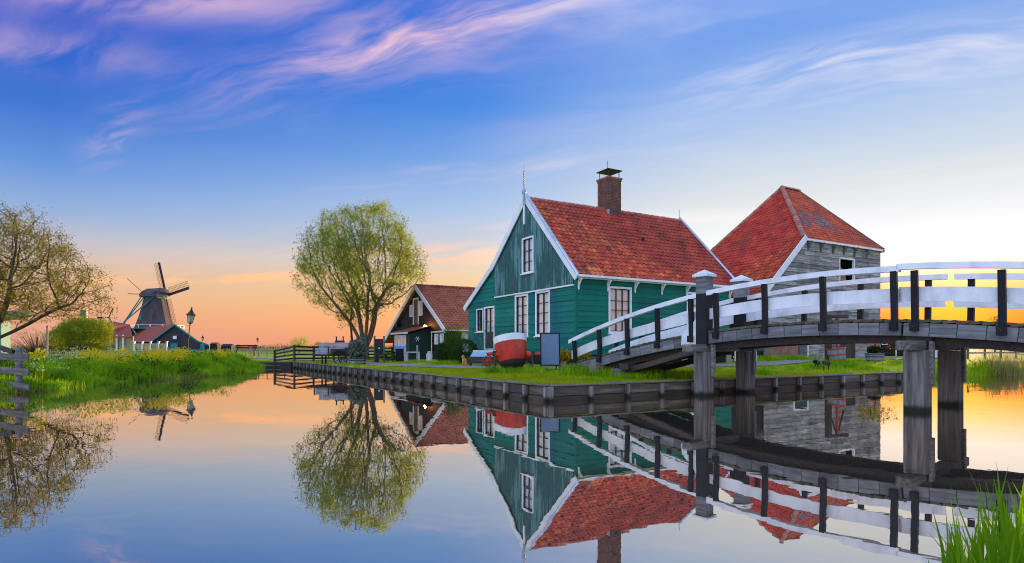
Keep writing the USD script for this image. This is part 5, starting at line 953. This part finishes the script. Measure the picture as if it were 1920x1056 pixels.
for px, d, z1, lab in ((70, 30, 1.15, 'brown timber pole behind the left bank flowers'), (88, 31, 1.75, 'tall pale pole behind the left bank flowers')):
    o = spot(px, d); o[2] = gzp(*o[:2]); t = T('garden_pole', lab, 'pole', o, group='poles on the left bank'); t.add('pole', tube([(0, 0, -.2), (.02 if px == 88 else 0, 0, z1)], [.055, .045], 8), m_pale if px == 88 else m_darkwood, smooth=40); t.add('pole_top', lathe([(.05, z1 - .01), (.03, z1 + .04), (0, z1 + .05)], 8, (.02 if px == 88 else 0, 0, 0)), m_darkwood)
o = spot(155, 34); o[2] = gzp(*o[:2]); t = T('litter_bin', 'dark green litter bin with blue top in front of the big bush', 'litter bin', o, math.radians(32)); t.add('body', bx(-.24, .22, -.2, .2, .12, .62, .02), flat('bin_green', (.008, .05, .05))); t.add('side_panel', bx(.221, .25, -.2, .2, .12, .62), flat('bin_pale_side', (.22, .32, .24))); t.add('top', bx(-.26, .26, -.22, .22, .62, .67, .02), flat('bin_blue', (.03, .10, .30))); t.add('leg', bx(-.05, .05, -.05, .05, 0, .12), m_iron)
o = at(205, 600, 150); t = T('wind_pump', 'thin small wind pump rotor on a pole behind the yellow barn roof', 'wind pump', o); t.add('pole', tube([(0, 0, -6), (0, 0, .6)], .12, 6), m_iron); t.add('rotor', cat([bar((0, -.2, .6), (2.6 * math.cos(a_), -.2, .6 + 2.6 * math.sin(a_)), .08, .22) for a_ in (3.25, 1.15, 5.3)]), m_iron); t.add('tail_vane', bx(-3.2, -1.6, .1, .2, .4, .8), m_iron)
for px, d, w_, h_, lab in ((424, 118, 2.0, 1.1, 'tiny dark hut on the far meadow right of the mill shed'), (400, 118, 1.3, 1.4, 'tiny brown kiosk beside the mill shed')):
    o = spot(px, d); o[2] = gzp(*o[:2]); t = T('far_hut', lab, 'hut', o, group='huts on the far meadow'); t.add('wall', bx(-w_ / 2, w_ / 2, 0, 1.5, 0, h_), m_tar_x); t.add('roof', trimesh.convex.convex_hull(np.array([(-w_ / 2 - .1, -.1, h_), (w_ / 2 + .1, -.1, h_), (-w_ / 2 - .1, 1.6, h_), (w_ / 2 + .1, 1.6, h_), (-w_ / 2, .75, h_ + .35), (w_ / 2, .75, h_ + .35)])), m_darkwood)
o = spot(497, 44); t = T('wire_fence', 'thin grey posts and wire of a field fence behind the canal end', 'fence', (*o[:2], gzp(*o[:2])), -.35)
for i_ in range(5): t.add('post', bx(-1.4 + i_ * .8 - .03, -1.4 + i_ * .8 + .03, -.03, .03, 0, .75), m_grey)
for z in (.25, .48, .7): t.rod('wire', [(-1.4, 0, z), (1.8, 0, z)], .010, m_iron, sides=4)
# ---------------------------------------------------------------- trees and shrubs
def grow(att, roots, step, infl, kill, iters, seed=1):
    """branches that grow towards points of the crown; returns node positions, parents"""
    g = np.random.default_rng(seed); N = [np.array(p, float) for r in roots for p in r]; P = []
    for r in roots:
        b = len(P); P += [-1 if i == 0 else b + i - 1 for i in range(len(r))]
    N = list(N); att = np.array(att); done = set()
    for it in range(iters):
        if len(att) == 0: break
        A = np.array(N); dd, ii = cKDTree(A).query(att, distance_upper_bound=infl); ok = np.isfinite(dd)
        if not ok.any(): dd, ii = cKDTree(A).query(att); ok = dd <= dd.min() + .5
        v = att[ok] - A[ii[ok]]; v /= np.linalg.norm(v, axis=1, keepdims=True) + 1e-9; acc = {}
        for k, d_ in zip(ii[ok], v): acc.setdefault(int(k), []).append(d_)
        new = []
        for k, ds in acc.items():
            s = np.sum(ds, 0); n_ = np.linalg.norm(s)
            if n_ < 1e-3: continue
            dr = s / n_ + g.normal(0, .18, 3); up = N[k] - N[P[k]] if P[k] >= 0 else np.array([0, 0, 1.0]); dr = unit(dr + .35 * unit(up)); q = N[k] + dr * step
            key = (k, tuple(np.round(q, 2)))
            if key in done: continue
            done.add(key); new.append((q, k))
        if not new: break
        for q, k in new: N.append(q); P.append(k)
        dk, _ = cKDTree(np.array([q for q, _ in new])).query(att); att = att[dk > kill]
    return np.array(N), np.array(P)
def radii(P, tip, power, N=None):
    r = np.zeros(len(P)); kids = [[] for _ in P]
    for i, p in enumerate(P):
        if p >= 0: kids[p].append(i)
    for i in range(len(P) - 1, -1, -1): r[i] = max((sum(r[k] ** power for k in kids[i])) ** (1 / power) if kids[i] else tip, tip)
    return r, kids
def wood(N, P, r, kids):
    """one tapering tube along each run of the branches"""
    out = []; starts = [i for i, p in enumerate(P) if p < 0]; seen = list(starts)
    todo = [(None, s) for s in starts]
    while todo:
        frm, i = todo.pop(); line = ([frm] if frm is not None else []) + [i]
        while kids[line[-1]]:
            ks = sorted(kids[line[-1]], key=lambda k: -r[k]); todo += [(line[-1], k) for k in ks[1:]]; line.append(ks[0])
        rr = r[line].copy()
        if frm is not None and len(line) > 1: rr[0] = min(rr[0], rr[1] * 1.15)
        if len(line) < 2: continue
        out.append(tube(N[line], rr, 9 if rr.max() > .1 else 5 if rr.max() > .025 else 3, False))
    return cat(out)
def leaves(c, n, spread, size, seed, thin=.0, nscale=1.4):
    g = np.random.default_rng(seed); dens = meshkit.fbm(c * nscale, 3, seed); k = np.maximum((n * (dens * 2 - thin)).round().astype(int), 0)
    o = np.repeat(c, k, 0); m = len(o); o = o + g.normal(0, spread, (m, 3)); a, b_ = g.normal(0, 1, (2, m, 3)); a[:, 2] -= .4; a /= np.linalg.norm(a, axis=1, keepdims=True); b_ = np.cross(a, b_); b_ /= np.linalg.norm(b_, axis=1, keepdims=True)
    s = (size * g.uniform(.6, 1.35, m))[:, None]; v = np.stack([o, o + a * s * .9 + b_ * s * .42, o + a * s * 2.0, o + a * s * .9 - b_ * s * .42], 1).reshape(-1, 3); i = (np.arange(m) * 4)[:, None]
    return trimesh.Trimesh(v, np.vstack([i + [0, 1, 2], i + [0, 2, 3]]), process=False)
def thin_out(p, d=.11):
    """leaves out points that crowd nearer than d"""
    keep = np.ones(len(p), bool)
    for i, j in sorted(cKDTree(p).query_pairs(d)):
        if keep[i]: keep[j] = False
    return p[keep]
# the big tree by the canal
o = spot(681, 36.0); o[2] = gzp(*o[:2]); g_ = np.random.default_rng(11); att = []
while len(att) < 4600:
    q = g_.uniform(-1, 1, 3); z = q[2]; lim = (1 - abs(z) ** 2.3) ** .5 if z > -.2 else (1 - ((abs(z) - .2) / .8) ** 1.3) ** .9
    rr_ = math.hypot(q[0], q[1]) / max(lim, .05); th = math.atan2(q[1], q[0])
    if rr_ < 1 + .12 * math.sin(3 * th + 4 * z) - .08 and rr_ > .15 * g_.random() and g_.random() < .35 + .65 * max(rr_, abs(z)): att.append((-.25 + q[0] * 4.2 + 1.1 * (meshkit.noise(np.array([[q[0] * 2.2, q[1] * 2.2, z * 2.2]]), 4)[0] - .5), q[1] * 3.6, 5.6 + z * 3.75 + 2.6 * (meshkit.noise(np.array([[q[0] * 2.6, q[1] * 2.6, z * 1.5]]), 9)[0] - .45) * max(z, 0)))
roots = [[(0, 0, -.1), (.0, 0, .45), (.0, 0, .9), (-.06, 0, 1.4), (-.14, 0, 2.0), (-.26, .05, 2.7)], [(.03, .03, .0), (.05, .02, .6), (.10, 0, 1.1), (.20, -.05, 1.8), (.27, -.1, 2.6)], [(.06, .06, .3), (.16, .16, .9), (.36, .34, 1.5), (.52, .5, 2.3), (.6, .55, 3.1)], [(-.04, -.02, .5), (-.14, -.1, 1.1), (-.4, -.2, 1.7), (-.75, -.25, 2.3)]]
N, P = grow(att, roots, .24, 2.2, .26, 70, 5); r, kids = radii(P, .0072, 1.98)
t = T('broadleaf_tree', 'tall leafy tree with forked trunk and rounded airy crown beside the hand cart', 'tree', o)
t.add('trunk', cat([wood(N, P, r, kids), tube([(0, 0, -.15), (0, 0, .05), (.01, 0, .35), (.02, .01, .8), (.03, .02, 1.25)], [.52, .42, .35, .32, .22], 12)]), m_bark, smooth=60)
tips = thin_out(N[(r < .015) & (N[:, 2] > 1.7)]); t.add('crown', leaves(tips, 66, .16, .055, 3, .76, .85), m_leaf)
o2 = spot(659, 37.0); o2[2] = gzp(*o2[:2]); t = T('slender_tree', 'slim reddish young trunk left of the big tree, reaching into its crown', 'tree', o2)
pts_ = [(0, 0, -.1), (.03, 0, 1.2), (-.05, 0, 2.4), (.06, 0, 3.6), (.2, 0, 4.8)]; t.add('trunk', cat([tube(pts_, [.09, .075, .06, .045, .02], 8)] + [tube([pts_[k], np.array(pts_[k]) + (s * .5, .1, .7)], [.03, .01], 5) for k, s in ((2, -1), (2, 1), (3, -1), (3, 1))]), m_bark2, smooth=50)
c_ = np.array(pts_[2])[None] + g_.normal(0, 1, (60, 3)) * [.4, .3, .9] + [0, 0, .8]; t.add('crown', leaves(c_, 7, .12, .05, 6), m_leaf)
# the spreading tree at the left edge
D_ = 31.0; o = spot(-45, D_); o[2] = gzp(*o[:2]); ctr = o.copy(); ol = Polygon([(-210, 470), (-150, 390), (-60, 365), (12, 372), (45, 392), (62, 425), (108, 436), (128, 470), (150, 492), (190, 520), (200, 550), (192, 590), (150, 585), (110, 600), (50, 606), (10, 598), (-60, 610), (-210, 600)]); att = []
while len(att) < 4200:
    x, y = g_.uniform(-210, 202), g_.uniform(365, 612)
    if ol.contains(Point(x, y)):
        w_ = 2.8 * (1 - abs(x + 40) / 300) + .5; att.append(at(x, y, D_) - ctr + (0, g_.uniform(-w_, w_), 0))
roots = [[(0, 0, -.1), (.05, 0, .5), (.1, 0, 1.0), (.05, .1, 1.6), (.0, .1, 2.3)], [(.08, -.1, -.1)] + [tuple(at(x, y, D_ - .3) - ctr) for x, y in ((-30, 646), (0, 633), (25, 622), (55, 607), (85, 590), (110, 578), (135, 570))], [(-.05, -.05, .2)] + [tuple(at(x, y, D_ - .5) - ctr) for x, y in ((-25, 630), (2, 600), (12, 570), (20, 540))]]
N, P = grow(att, roots, .23, 1.9, .25, 70, 8); r, kids = radii(P, .008, 2.25)
t = T('spreading_tree', 'wide dark-limbed tree with thin foliage leaning in from the left edge', 'tree', o); t.add('trunk', wood(N, P, r, kids), m_bark2, smooth=60)
tips = thin_out(N[(r < .014) & (N[:, 2] > 1.6)]); t.add('crown', leaves(tips, 52, .15, .048, 9, .66, 1.0), m_leaf2)
# shrubs
def shrub(name, label, px, d, w, hgt, dep, n, size, mat, k=6, catg='shrub', low=.0, rough_=.35, seed=1, stems=12, shell=.45, group=None, lift=0.0, zbase=None, per=1.6):
    group = group or {'round_hedge': 'clipped round hedges', 'bright_shrub': 'bright leafy shrubs'}.get(name)
    o = spot(px, d); o[2] = gzp(*o[:2]) if zbase is None else zbase; t = T(name, label, catg, o, group=group); g = np.random.default_rng(seed)
    p = g.normal(0, 1, (n, 3)); p /= np.linalg.norm(p, axis=1, keepdims=True); q = g.uniform(shell, 1, (n, 1)) ** .6; p = p * q; bump_ = 1 + rough_ * 2 * (meshkit.fbm(p * per + seed, 3, seed)[:, None] - .5)
    p = p * bump_ * [w / 2, dep / 2, hgt / 2] + [0, 0, hgt / 2 + lift]; p = p[p[:, 2] > low]
    t.add('foliage', leaves(p, k, size * 1.6, size, seed, .0, 2.0 / max(w, .4)), mat)
    t.add('stem', cat([tube([(g.uniform(-.06, .06) * w, 0, -.05), tuple(p[i] * [.5, .5, .5]), tuple(p[i])], [.012 + .012 * hgt, .010 + .004 * hgt, .004], 5) for i in range(0, len(p), max(1, len(p) // stems))]), m_bark2); return t
shrub('round_bush', 'large rounded yellow-green bush in front of the pale yellow barn', 153, 55, 5.9, 3.3, 4.5, 3400, .075, m_bush, 7, 'bush', .1, .42, 3, 60)
shrub('twiggy_shrub', 'low bare twiggy shrub behind the poles on the left bank', 70, 36, 3.2, 1.9, 1.6, 420, .04, m_leaf2, 4, 'shrub', .1, .5, 4, 90)
shrub('round_hedge', 'dark clipped ball of hedge next to the ginger cat', 871, 26.6, 1.15, 1.12, 1.1, 2200, .024, m_hedge, 5, 'hedge', .0, .08, 5, 10, .75)
shrub('round_hedge', 'smaller dark clipped hedge left of the bright shrub, before the black house', 831, 27.4, .62, .98, .7, 1200, .024, m_hedge, 5, 'hedge', .0, .1, 6, 10, .7)
shrub('bright_shrub', 'loose bright green shrub growing between the two dark hedges', 846, 27.2, .85, 1.75, .7, 620, .036, m_vine, 4, 'shrub', .05, .5, 7, 26, .2)
shrub('bright_shrub', 'thin tall spray of bright leaves against the green house corner', 862, 27.8, .7, 2.05, .5, 130, .034, m_vine, 4, 'shrub', .05, .6, 8, 16, .2)
shrub('dark_undergrowth', 'low dark foliage below the information board beside the black house', 735, 33.0, 1.5, .55, .8, 500, .035, m_hedge, 4, 'shrub', .0, .3, 9, 10)
for (px, py0, py1, n_, sd, lab) in ((917, 602, 668, 110, 21, 'climbing plant with sparse green leaves over the green house door'), (944, 598, 660, 80, 22, 'light climbing sprig on the teal wall right of the door')):
    g = np.random.default_rng(sd); y_, z_ = GH.onX(px, 680); bpt = GH.w(-.35, y_); bpt[2] = gzp(*bpt[:2]); t = T('climbing_plant', lab, 'climber', bpt, group='climbing plants on the green house'); P_ = []; st = []
    for k in range(7):
        q = np.array([0, 0, -.02]); ln = [q]; dr = np.array([g.normal(0, .22), g.normal(0, .22), 1.0])
        for j in range(14): dr = unit(dr + g.normal(0, .22, 3) * [1, 1, .2]); q = q + dr * .17; ln.append(q); P_ += [q] * 1
        st.append(tube(ln, np.linspace(.012, .003, 15), 4, False))
    t.add('stem', cat(st), m_bark2); t.add('foliage', leaves(np.array(P_), 3.0 if px < 930 else 1.6, .09, .034, sd, .1), m_vine)
shrub('corner_shrub', 'small green shrub at the right foot of the green house under the bridge', 1382, 27.0, .55, .6, .5, 300, .03, m_hedge, 5, 'shrub', .0, .3, 12)
def far_tree(label, px, d, z1, w, mat, seed, n=500, size=.12, low=.25, group='small far trees'):
    o = spot(px, d); o[2] = gzp(*o[:2]); t = T('far_tree', label, 'tree', o, group=group); g = np.random.default_rng(seed); p = g.normal(0, 1, (n, 3)); p /= np.linalg.norm(p, axis=1, keepdims=True); p *= g.uniform(.3, 1, (n, 1)) ** .5
    p = p * (1 + .6 * (meshkit.fbm(p * 1.6 + seed, 3, seed)[:, None] - .5)) * [w / 2, w / 2, z1 * (1 - low) / 2] + [0, 0, z1 * (1 + low) / 2]
    t.add('crown', leaves(p, 5, size * 1.5, size, seed, .0, 1.2 / w), mat); t.add('trunk', cat([tube([(0, 0, -.1), (0, 0, z1 * .5)], [z1 * .025, z1 * .015], 7)] + [tube([(0, 0, z1 * .3), tuple(p[i])], [z1 * .012, z1 * .003], 4) for i in range(0, n, n // 24)]), m_bark2)
far_tree('small yellow-green tree standing beyond the dark rail fence', 561, 72, 2.1, 2.3, m_bush, 31, 240, .06); far_tree('tiny reddish tree beyond the fence, left of the cart', 597, 85, 1.55, 1.3, m_leaf2, 32, 130, .06); far_tree('tiny shrubby tree just left of the cart beyond the fence', 611, 85, 1.5, 1.3, m_leaf2, 33, 120, .06)
far_tree('lone small tree against the orange sunrise beside the right bridge posts', 1866, 95, 6.0, 2.0, m_leaf2, 34, 260, .11)
far_tree('low dark tree at the right edge on the sunrise horizon', 1912, 110, 5.2, 4.6, m_leaf2, 35, 420, .13, .05); far_tree('low spreading tree on the horizon left of the one at the right edge', 1893, 118, 4.6, 4.0, m_leaf2, 36, 380, .13, .05)
g = np.random.default_rng(77); pw = np.c_[g.uniform(-1100, 900, 9000), g.uniform(900, 980, 9000)]; hh = 2 + 8 * np.clip(meshkit.fbm(np.c_[pw[:, :1] / 60, pw[:, :1] * 0, pw[:, :1] * 0], 4, 6) - .3, 0, 1)
pw = np.c_[pw, .5 + hh * g.uniform(0, 1, 9000)]; one('distant_woods', leaves(pw, 4, 1.6, .9, 41), m_leaf2, 'thin dark line of woods along the far horizon', 'woods', kind='stuff')

# broad-leaved weeds between the grasses of the left bank
wp = scatter(lb.buffer(-.15), 90, 51); g = np.random.default_rng(52); wc = []
for x, y in wp:
    n_ = g.integers(6, 18); hgt = g.uniform(.2, .62); wc += [(x + g.normal(0, .17), y + g.normal(0, .17), gzp(x, y) + hgt * g.uniform(.1, 1)) for _ in range(n_)]
one('bank_weeds', leaves(np.array(wc), 7, .07, .045, 53), m_hedge, 'dark broad-leaved weeds in patches among the tall grass of the left bank', 'weeds', kind='stuff')
